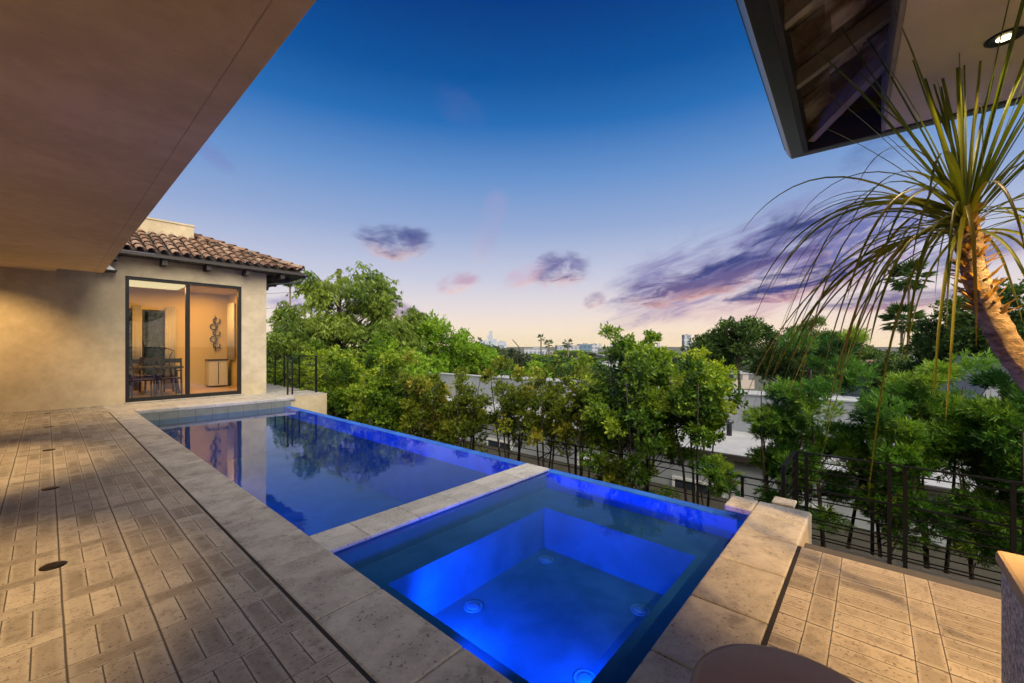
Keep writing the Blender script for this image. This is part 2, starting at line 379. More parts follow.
cloud(412, 236, 44, 30, .1, 6.9, .8, lin(78,90,150), lin(120,110,160), 2.2, 18, .3)
cloud(490, 225, 34, 110, -.35, 1.9, .3, lin(172,160,204), lin(225,195,205), 1.0, 16, .3)
cloud(560, 271, 84, 44, .12, 2.9, .95, lin(110,104,158), PK, 2.2, 18, .3)
cloud(524, 276, 70, 34, .3, 7.9, .8, lin(205,180,205), PK, 2.2, 18, .3)
cloud(458, 282, 60, 28, .15, 7.2, .95, lin(196,165,190), lin(250,205,190), 2.2, 18, .3)
cloud(594, 300, 34, 26, .1, 5.1, .75, lin(160,140,170), PK, 2.2, 18, .3)
cloud(398, 312, 90, 30, -.3, 3.7, .95, lin(150,128,160), PK, 2.6, 16, .3)
cloud(300, 305, 110, 34, -.1, 2.7, .75, lin(140,135,190), lin(196,165,190), 2.6, 12, .3)
cloud(460, 108, 80, 36, -.4, 8.7, .16, lin(110,110,170), lin(120,110,170), 1.5, 12, .3)
cloud(214, 156, 80, 30, -.5, 9.7, .28, lin(120,108,180), lin(130,110,180), 1.5, 12, .3)
cloud(880, 150, 120, 50, .3, 9.1, .4, lin(30,60,130), lin(60,80,150), 2.5, 12, .3)
cloud(980, 250, 200, 90, .25, 9.9, .8, lin(96,100,160), lin(190,150,180), 3.5, 8, .24)
below = t.m('LESS_THAN', sp.outputs[2], 0.)
sky = t.mix(below, sky, (.09,.085,.08))
bg = t.n('ShaderNodeBackground'); t.put(bg.inputs[0], sky); bg.inputs[1].default_value = .82
wo = t.n('ShaderNodeOutputWorld'); t.nt.links.new(bg.outputs[0], wo.inputs[0])
w.cycles.sampling_method = 'MANUAL'; w.cycles.sample_map_resolution = 512

# ------------------------------------------------------------------ lights
def light(name, kind, loc, energy, color, size=.1, rot=None, **k):
    l = bpy.data.lights.new(name, kind); l.energy = energy; l.color = color
    if kind == 'AREA': l.size = size
    elif kind == 'SUN': l.angle = size
    else: l.shadow_soft_size = size
    for a, b in k.items(): setattr(l, a, b)
    o = bpy.data.objects.new(name, l); COL.objects.link(o); o.location = loc
    if rot: o.rotation_euler = rot
    return o
sd = Vector((.22, .52, -.62)).normalized()
s_ = light('soft_fill_sun', 'SUN', (0,0,30), 5.6, (1,.91,.74), R(75)); s_.rotation_euler = sd.to_track_quat('-Z', 'Y').to_euler()  # broad sun added from behind the camera to brighten foliage and foreground

# ------------------------------------------------------------------ ground
def sheet(name, x0, x1, y0, y1, z, m, kind='structure'):
    o = MB().add([(x0,y0,z),(x1,y0,z),(x1,y1,z),(x0,y1,z)], [(0,1,2,3)]).build(name, m); return tag(o, kind=kind)
m, t = mat('valley_ground'); v = t.pos(); n = t.noise(v, .02, 6, .6)
t.out(t.bsdf(t.mix(n, (.03,.045,.02), (.10,.10,.08)), .95)); M['valley'] = m
sheet('ground', -3200, 3200, -3200, 3200, -5.5, M['valley'])
tag(MB().box(5.0, 10.4, -14, 34, -5.4, -2.2).build('planting_bed', M['soil']), kind='structure')
tag(MB().box(-9, 3.25, -7, .345, -3.5, 0).box(-9, .83, .345, 12.8, -3.5, 0).build('deck', M['paving']), kind='structure')
tag(MB().box(3.25, 3.42, -7, .345, -3.5, -.03).build('deck_kerb', M['curb'], bevel=.01), kind='structure')
tag(MB().box(3.42, 6.3, -7, .3, -3.5, -1.1).box(4.12, 5.2, .3, 11.2, -3.5, -1.5).build('lower_terrace', M['curb']), kind='structure')
tag(MB().box(.83, 5.2, 11.47, 12.83, -3.2, -.006).box(4.12, 5.2, 12.83, 20, -3.2, -.006).build('terrace', M['wall']), kind='structure')
tm = MB().box(.833, 5.22, 11.475, 12.8, -.004, .0).box(4.12, 5.22, 12.8, 20, -.004, .0).build('walkway', M['coping']); tag(tm, kind='structure')

# ------------------------------------------------------------------ pool
pool = empty('swimming_pool', (2.6,7,0), label='long infinity-edge swimming pool of dark blue water with pale stone surround', cat='pool')
def P_(mb, name, m, par=pool, bevel=0): 
    o = mb.build(name, m, None, bevel); o.parent = par; o.matrix_parent_inverse = Matrix.Translation(par.location).inverted(); return o
def drain(z, X, Y, par):
    d = MB().lathe([(.075,0),(.078,.006),(.07,.010),(.066,.006),(.052,.006),(.048,.012),(.03,.016),(.0,.017)], 24, (X,Y,z)); return P_(d, 'drain_cover', M['drain'], par)
WZ = -.2
P_(MB().box(1.0, 1.2, 3.26, 11.1, -1.3, -.051).box(1.2, 3.96, 3.26, 11.1, -1.5, -1.3).box(1.0,4.1,11.1,11.3,-1.5,-.2), 'basin', M['pool'])
P_(MB().box(3.95, 4.10, 3.26, 11.1, -.42, WZ+.002), 'spill_edge', M['edge'])
P_(MB().box(3.952, 4.098, 3.26, 11.1, -1.5, -.42), 'spill_wall', M['pool'])  # dark plaster under the blue band paints the glow fading with depth
P_(MB().box(1.2, 4.1, 11.05, 11.1, -.32, -.052).box(1.2,1.225,3.27,11.05,-.32,-.052), 'waterline_tile', M['band'])
# coping stones (left and far)
def stones(edges_fn, n): pass
cm = MB(); y = .72; g = .004
cuts = [3.098]
while cuts[-1] < 11.1: cuts.append(cuts[-1]+.655)
cuts = [c for c in cuts if c < 10.95]+[11.47]
for a, b in zip(cuts[:-1], cuts[1:]):
    if b > 3.1: cm.box(.845, 1.2, a+g/2, b-g/2, -.05, .002)
cp = P_(cm, 'coping', M['coping'], bevel=.008)
fm = MB(); xs = [1.2, 1.86, 2.52, 3.18, 3.75, 4.22]
for a, b in zip(xs[:-1], xs[1:]): fm.box(a+g/2, b-g/2, 11.06, 11.47, -.05, .014)
P_(fm, 'coping', M['divider'], bevel=.008)
P_(MB().add([(1.2,3.262,WZ),(3.97,3.262,WZ),(3.97,11.05,WZ),(1.2,11.05,WZ)],[(0,1,2,3)]), 'water_surface', M['water'])
P_(MB().box(3.97, 4.22, 11.1, 11.46, -1.6, -.052), 'end_wall', M['wall'])

spa = empty('spa', (2.6,1.8,0), label='square spa glowing bright blue, in front of the long pool', cat='spa')
S_ = lambda mb, name, m, bevel=0: P_(mb, name, m, spa, bevel)
B0, FL = -.38, -.80
WX0, WX1, WY0, WY1 = 1.60, 3.45, 1.06, 2.58
S_(MB().box(1.0, 1.2, .35, 2.92, -1.3, -.051).box(1.2, 3.95, .5, .72, -1.3, -.051)
   .box(1.2, WX0, .72, 2.92, -1.3, B0).box(WX0, 3.95, WY1, 2.92, -1.3, B0).box(WX0, 3.95, .72, WY0, -1.3, B0).box(WX1, 3.95, WY0, WY1, -1.3, B0)
   .box(WX0, WX1, WY0, WY1, -1.3, FL), 'basin', M['spa'])
S_(MB().box(3.95, 4.10, .882, 3.26, -1.5, WZ+.002), 'spill_wall', M['edge'])
S_(MB().add([(1.2,.722,WZ+.008),(3.97,.722,WZ+.008),(3.97,2.918,WZ+.008),(1.2,2.918,WZ+.008)],[(0,1,2,3)]), 'water_surface', M['water'])
for X, Y in ((2.28,2.42),(3.26,2.42),(3.13,1.39),(2.25,1.36)): drain(FL, X, Y, spa)
dv = MB(); xs = np.arange(1.2, 3.97, .46); xs = list(xs[:-1])+[4.0]
for i, (a, b) in enumerate(zip(xs[:-1], xs[1:])):
    dv.box(a+.002, b-.002, 2.915, 3.085, -.185, -.158); dv.box(a+.002, b-.002, 3.091, 3.265, -.185, -.158)
S_(dv, 'divider_cap', M['divider'], .005)
S_(MB().box(1.2, 3.94, 2.925, 3.258, -1.3, -.186), 'divider_wall', M['spa'])
cm = MB()
xs = [1.2, 1.72, 2.24, 2.76, 3.26, 3.66]
cm.box(.845, 1.2-g/2, .347, .72+.1, -.05, .002)
for a, b in zip([.82,1.33,1.99,2.64], [1.33,1.99,2.64,3.098]): cm.box(.845, 1.2, a+g/2, b-g/2, -.05, .002)
for a, b in zip(xs[:-1], xs[1:]): cm.box(a+g/2, b-g/2, .365, .72, -.05, .002)
cm.prism([(3.66+g/2,.365),(3.98,.365),(3.98,.72),(3.66+g/2,.72)], -.05, .002)
cm.prism([(3.70,.724),(3.98,.724),(3.98,.92),(3.70,.92)], -.05, .004)
S_(cm, 'coping', M['coping'], .012)
S_(MB().box(3.95, 4.10, .37, .88, -1.5, -.052).box(3.0, 3.95, .37, .5, -1.2, -.052), 'side_wall', M['cap'])
dk = MB().box(.829, .846, .3, 11.47, -.05, .0005).box(.845, 3.25, .345, .366, -.05, .0005)
tag(dk.build('expansion_joint', simple('dark_joint', (.015,.012,.01), .8)), kind='structure')
tag(MB().box(4.5,4.64,.55,.69,-1.45,-.17).box(4.48,4.66,.53,.71,-.17,-.14).build('stone_post', M['coping'], bevel=.01), 'short pale stone post just outside the corner of the spa', 'post')

# blue underwater lamps (fixture + lamp)
def pool_lamp(X, Y, Z, dirv, energy, label, col=(.0,.095,1), par=None, sz=.10, spot=R(165)):
    e = empty('pool_light', (X,Y,Z), label=label, cat='light', group='underwater lights in the pool and spa')
    q = Vector(dirv).to_track_quat('Z','Y').to_euler()
    r = MB().lathe([(.085,0),(.09,.004),(.085,.012),(.066,.014)], 24).build('rim', M['brass'], e); r.rotation_euler = q
    l = MB().lathe([(.064,.0145),(.05,.02),(0,.024)], 24).build('lens', M['lamp_blue'], e); l.rotation_euler = q
    o = light('underwater_lamp', 'SPOT', tuple(Vector((X,Y,Z))+Vector(dirv).normalized()*.05), energy, col, sz, spot_size=spot, spot_blend=.5)
    o.rotation_euler = Vector(dirv).to_track_quat('-Z','Y').to_euler()
pool_lamp(1.60, 2.15, -.62, (1,0,-.12), 240, 'blue lamp low in the left side of the spa well')
pool_lamp(2.1, 1.06, -.62, (.1,1,-.12), 120, 'blue lamp low in the near side of the spa well')
pool_lamp(1.2, 1.6, -.30, (1,.02,-.02), 110, 'blue lamp just under the water in the deck side of the spa', spot=R(70), sz=.06)
for Y in (4.4, 6.6, 8.8): pool_lamp(1.226, Y, -.40, (1,0,-.06), 150, 'blue lamp below water in the deck side wall of the pool, %s from the divider' % {4.4:'first',6.6:'second',8.8:'third'}[Y])

# ------------------------------------------------------------------ house
house = empty('house', (0,12.8,0), label='cream stucco house wing with clay tile roof and overhanging upper floor', cat='house')
def H_(mb, name, m, par=None, bevel=0):
    par = par or house; o = mb.build(name, m, None, bevel); o.parent = par
    o.matrix_parent_inverse = Matrix.Translation((0,12.8,0)).inverted(); return o
DX0, DX1, DZ0, DZ1 = 1.20, 3.50, .03, 2.93
wl = MB().box(-9, DX0, 12.8, 13.0, -.5, 3.42).box(DX1, 4.10, 12.8, 13.0, -1.5, 3.42).box(DX0, DX1, 12.8, 13.0, DZ1, 3.42).box(DX0, DX1, 12.8, 13.0, -.5, DZ0)
wl.box(4.052, 4.10, 13.0, 16.3, -1.5, 3.42).box(-1.5,4.10,16.3,16.35,-1.5,.3)
H_(wl, 'wall', M['wall'])
rm = MB().box(-1.0,-.8,13.0,18.2,-.1,3.2).box(-.8,3.7,18.0,18.2,-.1,.0)
# rear wall with two window openings
rm = MB()
def wallX(mb, x0, x1, y0, y1, z0, z1, holes):
    cur = x0
    for a, b, c, d in sorted(holes):
        mb.box(cur, a, y0, y1, z0, z1); mb.box(a, b, y0, y1, z0, c); mb.box(a, b, y0, y1, d, z1); cur = b
    mb.box(cur, x1, y0, y1, z0, z1)
wallX(rm, -1, 4.0, 16.0, 16.15, 0, 3.1, [(1.2,1.68,.3,2.4),(1.86,2.42,.3,2.4)])
rm.box(-1.1,-1,13,16.15,0,3.1).box(4.0,4.05,13.0,16.15,0,3.1)
rm.box(-1.0,4.0,13.0,16.0,3.0,3.1)
H_(rm, 'room_wall', M['interior'])
H_(MB().box(-1.0,4.0,13.0,16.0,-.05,.03), 'room_floor', M['floorwood'])
# sliding door
dr = H_(MB().box(DX0, DX0+.07, 12.83, 12.95, DZ0, DZ1).box(DX1-.07, DX1, 12.83, 12.95, DZ0, DZ1).box(DX0+.07, DX1-.07, 12.83, 12.95, DZ1-.07, DZ1)
   .box(DX0+.07, DX1-.07, 12.83, 12.95, DZ0, DZ0+.09).box(2.31, 2.39, 12.84, 12.94, DZ0+.09, DZ1-.07), 'sliding_door', M['frame'])
dp = H_(MB().box(DX0+.07, 2.31, 12.88, 12.89, DZ0+.09, DZ1-.07), 'pane', M['glass'], dr)
dp.matrix_parent_inverse = Matrix.Identity(4); dp.location = (0,0,0)
dp2 = H_(MB().box(2.39, DX1-.07, 12.91, 12.92, DZ0+.09, DZ1-.07), 'pane', M['glass'], dr); dp2.matrix_parent_inverse = Matrix.Identity(4)
H_(MB().box(DX0-.02, DX1+.02, 12.66, 12.8, 0.002, .03), 'threshold', M['coping'])
# upper floor overhang
H_(MB().box(-9, .81, -7, 12.25, 2.87, 3.7).box(-9,.15,12.25,12.8,2.87,3.7), 'overhang', M['soffit'])
H_(MB().box(-9,-4.2,-7,12.8,-.2,2.87), 'side_wall', M['wall'])
H_(MB().box(.674, .680, -7, 12.2, 2.868, 2.872), 'drip_groove', M['cap'])
# tiled hip roof
E0 = (4.92, 12.40, 3.45); SL = .43
def tile(mb, p, along, across, nrm, L, r):
    seg = 6; v = []; f = []
    p = Vector(p)
    for s, rr, lift in ((0, r, .03), (L, r*.82, .0)):
        for ring in (0, 1):
            q = rr-ring*.014
            for k in range(seg+1):
                a = math.pi*k/seg
                v.append(p+along*s+across*(q*math.cos(a))+nrm*(q*.8*math.sin(a)+lift))
    n = seg+1
    for k in range(seg):
        f.append((k, k+1, 2*n+k+1, 2*n+k)); f.append((n+k+1, n+k, 3*n+k, 3*n+k+1)); f.append((k+1, k, n+k, n+k+1))
    mb.add(v, f, True)
rt = MB()
a_up = Vector((0,1,SL)).normalized(); nr_ = Vector((0,-SL,1)).normalized()
for i in range(30):
    X = 4.85-.215*i
    for j in range(9):
        s = j*.36; Yh = s*a_up.y
        if X > E0[0]-Yh-.02: continue
        jt = random.uniform(-.012,.012)
        tile(rt, (X+jt, E0[1]+Yh, E0[2]+.03+s*a_up.z), a_up, Vector((1,0,0)), nr_, .42, .085)
b_up = Vector((-1,0,SL)).normalized(); nb = Vector((SL,0,1)).normalized()
for i in range(26):
    Y = 12.55+.215*i
    for j in range(7):
        s = j*.36; Xh = -s*b_up.x
        if Y < E0[1]+Xh+.02: continue
        tile(rt, (E0[0]-Xh, Y, E0[2]+.03+s*b_up.z), b_up, Vector((0,-1,0)), nb, .42, .085)
hd = Vector((-1,1,SL)).normalized()
for j in range(10):
    s = j*.33; p = Vector(E0)+hd*s+Vector((0,0,.09))
    ac = hd.cross(Vector((0,0,1))).normalized(); tile(rt, p, hd, ac, ac.cross(hd).normalized(), .4, .11)
roof = H_(rt, 'roof', M['tile'])
HT = 2.7
H_(MB().add([(4.95,12.4,3.44),(-1.5,12.4,3.44),(-1.5,12.4+HT,3.44+HT*SL),(4.95-HT,12.4+HT,3.44+HT*SL)], [(0,3,2,1)])
     .add([(4.95,12.4,3.44),(4.95-HT,12.4+HT,3.44+HT*SL),(4.95-HT,18.5,3.44+HT*SL),(4.95,18.5,3.44)], [(0,3,2,1)])
     .box(-1.5,4.93,12.42,18.5,3.36,3.42), 'roof_deck', M['fascia'])
H_(MB().box(-1.5,4.97,12.36,12.42,3.36,3.43).box(4.93,4.99,12.42,18.5,3.36,3.43), 'eave_board', M['fascia'])
for X in (1.0,1.85,2.7,3.55,4.4): H_(MB().box(X-.05,X+.05,12.44,12.8,3.22,3.355), 'rafter_tail', M['fascia'])
for Y in (13.2,14.3,15.4): H_(MB().box(4.1,4.86,Y-.05,Y+.05,3.22,3.355), 'rafter_tail', M['fascia'])
H_(MB().tube([(5.03,12.42,3.38),(5.03,18.4,3.38)], .05), 'gutter', M['gutter'])
H_(MB().tube([(5.0,12.5,3.33),(4.95,12.5,3.22),(4.75,12.55,3.14),(4.4,12.7,3.1),(4.16,12.83,3.08),(4.14,12.86,2.9)], .03), 'downpipe', M['gutter'])
# parapet box on the roof
H_(MB().box(-1.2, 2.76, 14.35, 15.6, 4.05, 4.68).box(-1.22,2.78,14.33,15.62,4.68,4.72), 'chimney', M['wall'])
H_(MB().tube([(1.45,14.8,4.71),(1.45,14.8,5.2)], .05), 'vent_pipe', M['fascia'])
wlp = empty('wall_lamp', (.80,12.66,3.0), label='small white wedge-shaped wall lamp beside the end of the overhang', cat='lamp')
MB().add([(-.02,-.10,-.0),(.22,-.10,-.0),(.22,.14,-.0),(-.02,.14,-.0),(.0,-.02,.17),(.08,-.02,.17),(.08,.14,.17),(.0,.14,.17)],
  [(3,2,1,0),(4,5,6,7),(0,1,5,4),(1,2,6,5),(2,3,7,6),(3,0,4,7)]).build('shade', M['white'], wlp)
MB().box(-.05,.25,-.12,.14,-.025,-.002).build('base_plate', M['frame'], wlp)

# room: windows, curtains, table, chairs, art, lamps
for x0, x1, z0 in ((1.2,1.68,.3),(1.86,2.42,.3)):
    f = H_(MB().box(x0,x0+.05,16.02,16.1,z0,2.4).box(x1-.05,x1,16.02,16.1,z0,2.4).box(x0+.05,x1-.05,16.02,16.1,2.35,2.4).box(x0+.05,x1-.05,16.02,16.1,z0,z0+.05), 'window', M['frame'])
    g_ = H_(MB().box(x0+.05,x1-.05,16.05,16.06,z0+.05,2.35), 'pane', M['glass'], f); g_.matrix_parent_inverse = Matrix.Identity(4)
def curtain(x0, x1, y, z0, z1, label, alongY=False):
    n = 40; v = []; f = []
    for s in (0, 1):
        for k in range(n+1):
            a = x0+(x1-x0)*k/n; b = y+.03*math.sin(k*1.15)+s*.008
            for z in (z0, z1): v.append((b, a, z) if alongY else (a, b, z))
    m_ = 2*(n+1)
    for k in range(n):
        i = 2*k; f.append((i,i+2,i+3,i+1)); f.append((m_+i,m_+i+1,m_+i+3,m_+i+2)); f.append((i+1,i+3,m_+i+3,m_+i+1)); f.append((i,m_+i,m_+i+2,i+2))
    o = MB().add(v, f, True).build('curtain', M['curtain']); return tag(o, label, 'curtain')
curtain(2.36, 2.62, 15.9, .05, 2.5, 'pale curtain beside the rear window of the lit room')
curtain(1.64, 1.84, 15.9, .05, 2.5, 'pale curtain between the two rear windows')
curtain(15.15, 15.8, 3.93, .9, 2.7, 'pale blind on the right-hand wall of the lit room', True)
tb = empty('dining_table', (1.55,14.6,.03), label='dark wooden dining table inside the lit room', cat='table')
MB().box(-.95,.95,-.45,.45,.70,.745).build('tabletop', M['wood'], tb, .008)
for sx in (-1,1):
    for sy in (-1,1): MB().bar((sx*.78,sy*.34,.70),(sx*.86,sy*.38,0),.05).build('leg', M['wood'], tb)
def chair():
    c = empty('dining_chair', (0,0,.03), label='x', cat='chair', group='dark dining chairs in the lit room')
    MB().box(-.23,.23,-.22,.22,.43,.47).build('seat', M['wood'], c, .01)
    for sx in (-1,1):
        MB().bar((sx*.2,.19,.43),(sx*.21,.2,0),.035).build('leg', M['wood'], c)
        MB().bar((sx*.2,-.2,.98),(sx*.21,-.22,0),.035).build('leg', M['wood'], c)
        MB().bar((sx*.22,-.2,.64),(sx*.22,.18,.64),.03).bar((sx*.22,.18,.64),(sx*.22,.18,.45),.03).build('armrest', M['wood'], c)
    MB().box(-.2,.2,-.22,-.19,.86,.97).box(-.2,.2,-.22,-.195,.70,.75).build('backrest', M['wood'], c)
    return c
c0 = chair()
for i, (x, y, a, l) in enumerate([(1.6,13.8,0,'leftmost dark dining chair, its back to the glass doors'),(2.15,13.95,.1,'dark dining chair in front of the table, beside the door mullion'),(1.2,15.3,math.pi,'dark dining chair on the far side of the table, left'),(2.0,15.35,math.pi+.15,'dark dining chair on the far side of the table, right')]):
    o = c0 if i == 0 else copy_tree(c0); o.location = (x,y,.03); o.rotation_euler.z = a; o['label'] = l
pl = MB().lathe([(.05,0),(.1,.01),(.12,.05),(.115,.05),(.09,.02),(0,.02)], 20, (0,0,0)).build('bowl', M['white']); pl.location = (1.3,14.6,.776); tag(pl, 'pale bowl standing on the dining table', 'bowl')
art = empty('wall_art', (3.62,15.97,1.77), label='tall black scrollwork wall hanging on the rear wall of the lit room', cat='wall art')
am = MB()
for k in range(5):
    z = -.42+k*.2
    pts = [(-.02, .09*math.sin(w)*(1-.0*k)+(.04 if k%2 else -.04), z+.09*math.cos(w)) for w in np.linspace(0, 5.4, 14)]
    am.tube(pts, .018, 6)
am.tube([(-.02,0,-.6),(-.02,0,.55)], .012, 6); am.build('scrollwork', M['iron'], art); art.rotation_euler.z = math.pi/2
cb = empty('console_cabinet', (3.62,15.77,.03), label='pale low console cabinet under the wall hanging', cat='cabinet')
MB().box(-.25,.25,-.2,.2,.05,.84).build('body', M['curtain'], cb, .01); MB().box(-.27,.27,-.22,.2,.84,.88).build('top', M['wood'], cb)
MB().box(-.01,.01,-.205,-.2,.1,.8).build('door_gap', M['wood'], cb)
dl = empty('table_lamp', (2.25,14.55,.775), label='small black bent-arm lamp on the dining table', cat='lamp')
MB().lathe([(.07,0),(.07,.02),(.01,.025)], 16).build('base', M['iron'], dl); MB().tube([(0,0,.02),(.02,0,.3),(.1,0,.42),(-.12,0,.52)], .012, 6).build('arm', M['iron'], dl)
MB().lathe([(.08,0),(.05,.07),(.0,.09)], 16, (-.14,0,.46)).build('shade', M['iron'], dl)
cl = empty('ceiling_light', (1.9,14.2,2.98), label='long glowing ceiling panel inside the lit room', cat='light')
MB().box(-.72,.62,-.75,.75,-.05,-.0).build('housing', M['white'], cl); MB().box(-.68,.58,-.71,.71,-.06,-.052).build('diffuser', M['lamp_int'], cl)
light('room_lamp', 'AREA', (1.9,14.2,2.88), 70, (1,.52,.15), 1.0)
light('room_lamp', 'AREA', (3.2,15.0,2.97), 30, (1,.52,.15), .25)

# deck discs
disc = MB().lathe([(.056,0),(.058,.003),(.053,.006),(.03,.007),(0,.007)], 32).build('deck_light_cover', M['disc']); tag(disc, 'x', 'cover', 'round dark covers set in the deck')
for i, (Y, l) in enumerate([(3.65,'nearest'),(5.67,'second nearest'),(7.8,'middle'),(10.06,'second farthest'),(12.15,'farthest')]):
    o = disc if i == 0 else disc.copy()
    if i: COL.objects.link(o)
    o.location = (.03,Y,.0005); o['label'] = l+' round dark cover in the line set into the left deck'
# soffit downlights
def downlight(x, y, z, label, group, energy, aim=(0,0,-1), spot=95, cone=None, col=(1,.62,.22)):
    e = empty('downlight', (x,y,z), label=label, cat='light', group=group)
    MB().lathe([(.062,.0),(.064,-.004),(.055,-.006),(.04,-.002)], 28).build('trim_ring', M['brass'], e)
    MB().lathe([(.028,-.004),(.02,-.007),(0,-.008)], 20).build('lens', M['lamp'], e)
    o = light('downlight_lamp', 'SPOT', (x,y,z-.03), energy, col, .04, spot_size=R(spot), spot_blend=.6)
    o.rotation_euler = Vector(aim).to_track_quat('-Z','Y').to_euler()
for i, Y in enumerate((-.6, 3.3, 7.15, 11.3)):
    downlight(-.95, Y, 2.868, ['recessed downlight in the left overhang, above the camera','recessed downlight in the left overhang, over the nearest deck cover','recessed downlight in the left overhang, over the middle deck cover','recessed downlight in the left overhang, close to the house wall'][i], 'recessed downlights in the left overhang', (430,430,430,210)[i], (-.05,(0,0,0,.35)[i],-1), (72,72,72,120)[i], col=(1,.64,.27))

# ------------------------------------------------------------------ covered patio roof (top right)
pat = empty('patio_roof', (3.67,.45,2.7), label='dark-guttered patio roof corner with exposed rafters and cream soffit', cat='roof')
def R_(mb, name, m, bevel=0):
    o = mb.build(name, m, None, bevel); o.parent = pat; o.matrix_parent_inverse = Matrix.Translation(pat.location).inverted(); return o
GX, GY, GZ = 3.72, .50, 2.70
# gutter: profile swept along both eaves with a mitred corner. profile (inset from outer edge, z)
prof = [(.0,.115),(.0,.095),(.012,.09),(.014,.06),(.035,.02),(.05,.0),(.125,.0),(.125,.11),(.119,.11),(.119,.006),(.052,.006),(.04,.025),(.02,.064),(.018,.1),(.006,.105),(.006,.115)]
v = []
for X, sx, Yv in ((.95,0,None),):
    pass
rows = [[(.95, GY-i, GZ+z) for i, z in prof], [(GX-i, GY-i, GZ+z) for i, z in prof], [(GX-i, -5.0, GZ+z) for i, z in prof]]
n = len(prof); v = sum(rows, []); f = []
for a in range(2):
    for k in range(n): f.append((a*n+k, a*n+(k+1)%n, (a+1)*n+(k+1)%n, (a+1)*n+k))
R_(MB().add(v, f), 'gutter', M['gutter'])
R_(MB().box(.95, GX-.128, GY-.155, GY-.128, GZ-.01, GZ+.17).box(GX-.155, GX-.128, -5, GY-.155, GZ-.01, GZ+.17), 'fascia', M['fascia'])
SX, SY = 3.57, -.06
R_(MB().box(.95, SX, -5.0, SY, GZ+.0, GZ+.5), 'soffit', M['soffit2'])
R_(MB().box(.95, SX+.0, SY+.002, SY+.02, GZ-.004, GZ+.3).box(SX+.002,SX+.02,-5,SY,GZ-.004,GZ+.06), 'soffit_edge_board', M['rafter'])
rs = .50
def rz(y): return GZ+.10+(GY-.15-y)*rs
for X in (1.08,1.64,2.2,2.76):
    y0, y1 = GY-.155, SY+.02
    R_(MB().add([(X-.022,y0,rz(y0)-.06),(X+.022,y0,rz(y0)-.06),(X+.022,y1,rz(y1)-.06),(X-.022,y1,rz(y1)-.06),(X-.022,y0,rz(y0)+.03),(X+.022,y0,rz(y0)+.03),(X+.022,y1,rz(y1)+.03),(X-.022,y1,rz(y1)+.03)],
      [(0,3,2,1),(4,5,6,7),(0,1,5,4),(1,2,6,5),(2,3,7,6),(3,0,4,7)]), 'rafter', M['rafter'])
a = (GX-.16, GY-.16, GZ+.09); R_(MB().bar(a, (a[0]-.42, a[1]-.42, a[2]+.2), .05, .10), 'hip_rafter', M['rafter'])
# sheathing: overlapping shakes running across the rafters
sh = MB(); row = 0; y = GY-.14
while y > SY-.05:
    x = .95
    while x < GX-.14:
        wd = random.uniform(.10,.26); x2 = min(x+wd, GX-.13)
        z0 = rz(y)+.028+random.uniform(0,.022); z1 = rz(y-.16)+.032
        sh.add([(x+.004,y,z0),(x2-.004,y,z0),(x2-.002,y-.17,z1+.016),(x+.002,y-.17,z1+.016),(x+.002,y,z0+.02),(x2-.002,y,z0+.02),(x2-.002,y-.17,z1+.036),(x+.002,y-.17,z1+.036)],
          [(0,3,2,1),(4,5,6,7),(0,1,5,4),(1,2,6,5),(2,3,7,6),(3,0,4,7)]); x = x2
    y -= .15; row += 1
R_(sh, 'sheathing', M['shake'])
R_(MB().add([(.9,.42,GZ+.19),(3.78,.42,GZ+.19),(2.74,-.62,GZ+.71),(.9,-.62,GZ+.71),(.9,-5,GZ+.71),(2.74,-5,GZ+.71),(3.78,-5,GZ+.19)], [(0,1,2,3),(3,2,5,4),(1,6,5,2)]), 'roof_tiles', M['rooftile_far'])
downlight(2.86, -.45, GZ-.001, 'glowing recessed downlight in the cream soffit at upper right', 'recessed downlights in the patio roof', 22, (-.1,.0,-1), 110, col=(1,.68,.34))
downlight(2.3, -1.3, GZ-.001, 'unseen downlight added in the patio soffit to light the right-hand deck', 'recessed downlights in the patio roof', 620, (.42,.22,-1), 78, col=(1,.60,.22))  # added out of view to warm and brighten the right-hand deck

pat.rotation_euler.z = R(1.9)
# ------------------------------------------------------------------ stucco planter at lower right, table
pe = empty('stucco_pillar', (1.79,-.695,0), label='rough grey stucco pillar with tan stone top at lower right', cat='pillar')
MB().box(-.36,.375,-.5,.364,.0,.555).build('body', M['pillar2'], pe, .01); MB().box(-.372,.387,-.512,.376,.555,.60).build('cap', M['cap'], pe, .012)
st = empty('side_table', (1.152,.128,0), label='round brown table with smooth domed top beside the spa coping', cat='table')
M['table'] = simple('brown_tabletop', (.25,.13,.055), .42, .1, .3, 5, .08, 40)
MB().lathe([(.205,.415),(.225,.42),(.232,.435),(.228,.448),(.21,.455),(.1,.459),(0,.46)], 64).build('tabletop', M['table'], st)
MB().lathe([(.13,0),(.135,.01),(.06,.05),(.045,.2),(.06,.38),(.10,.414)], 40).build('pedestal', M['table'], st)

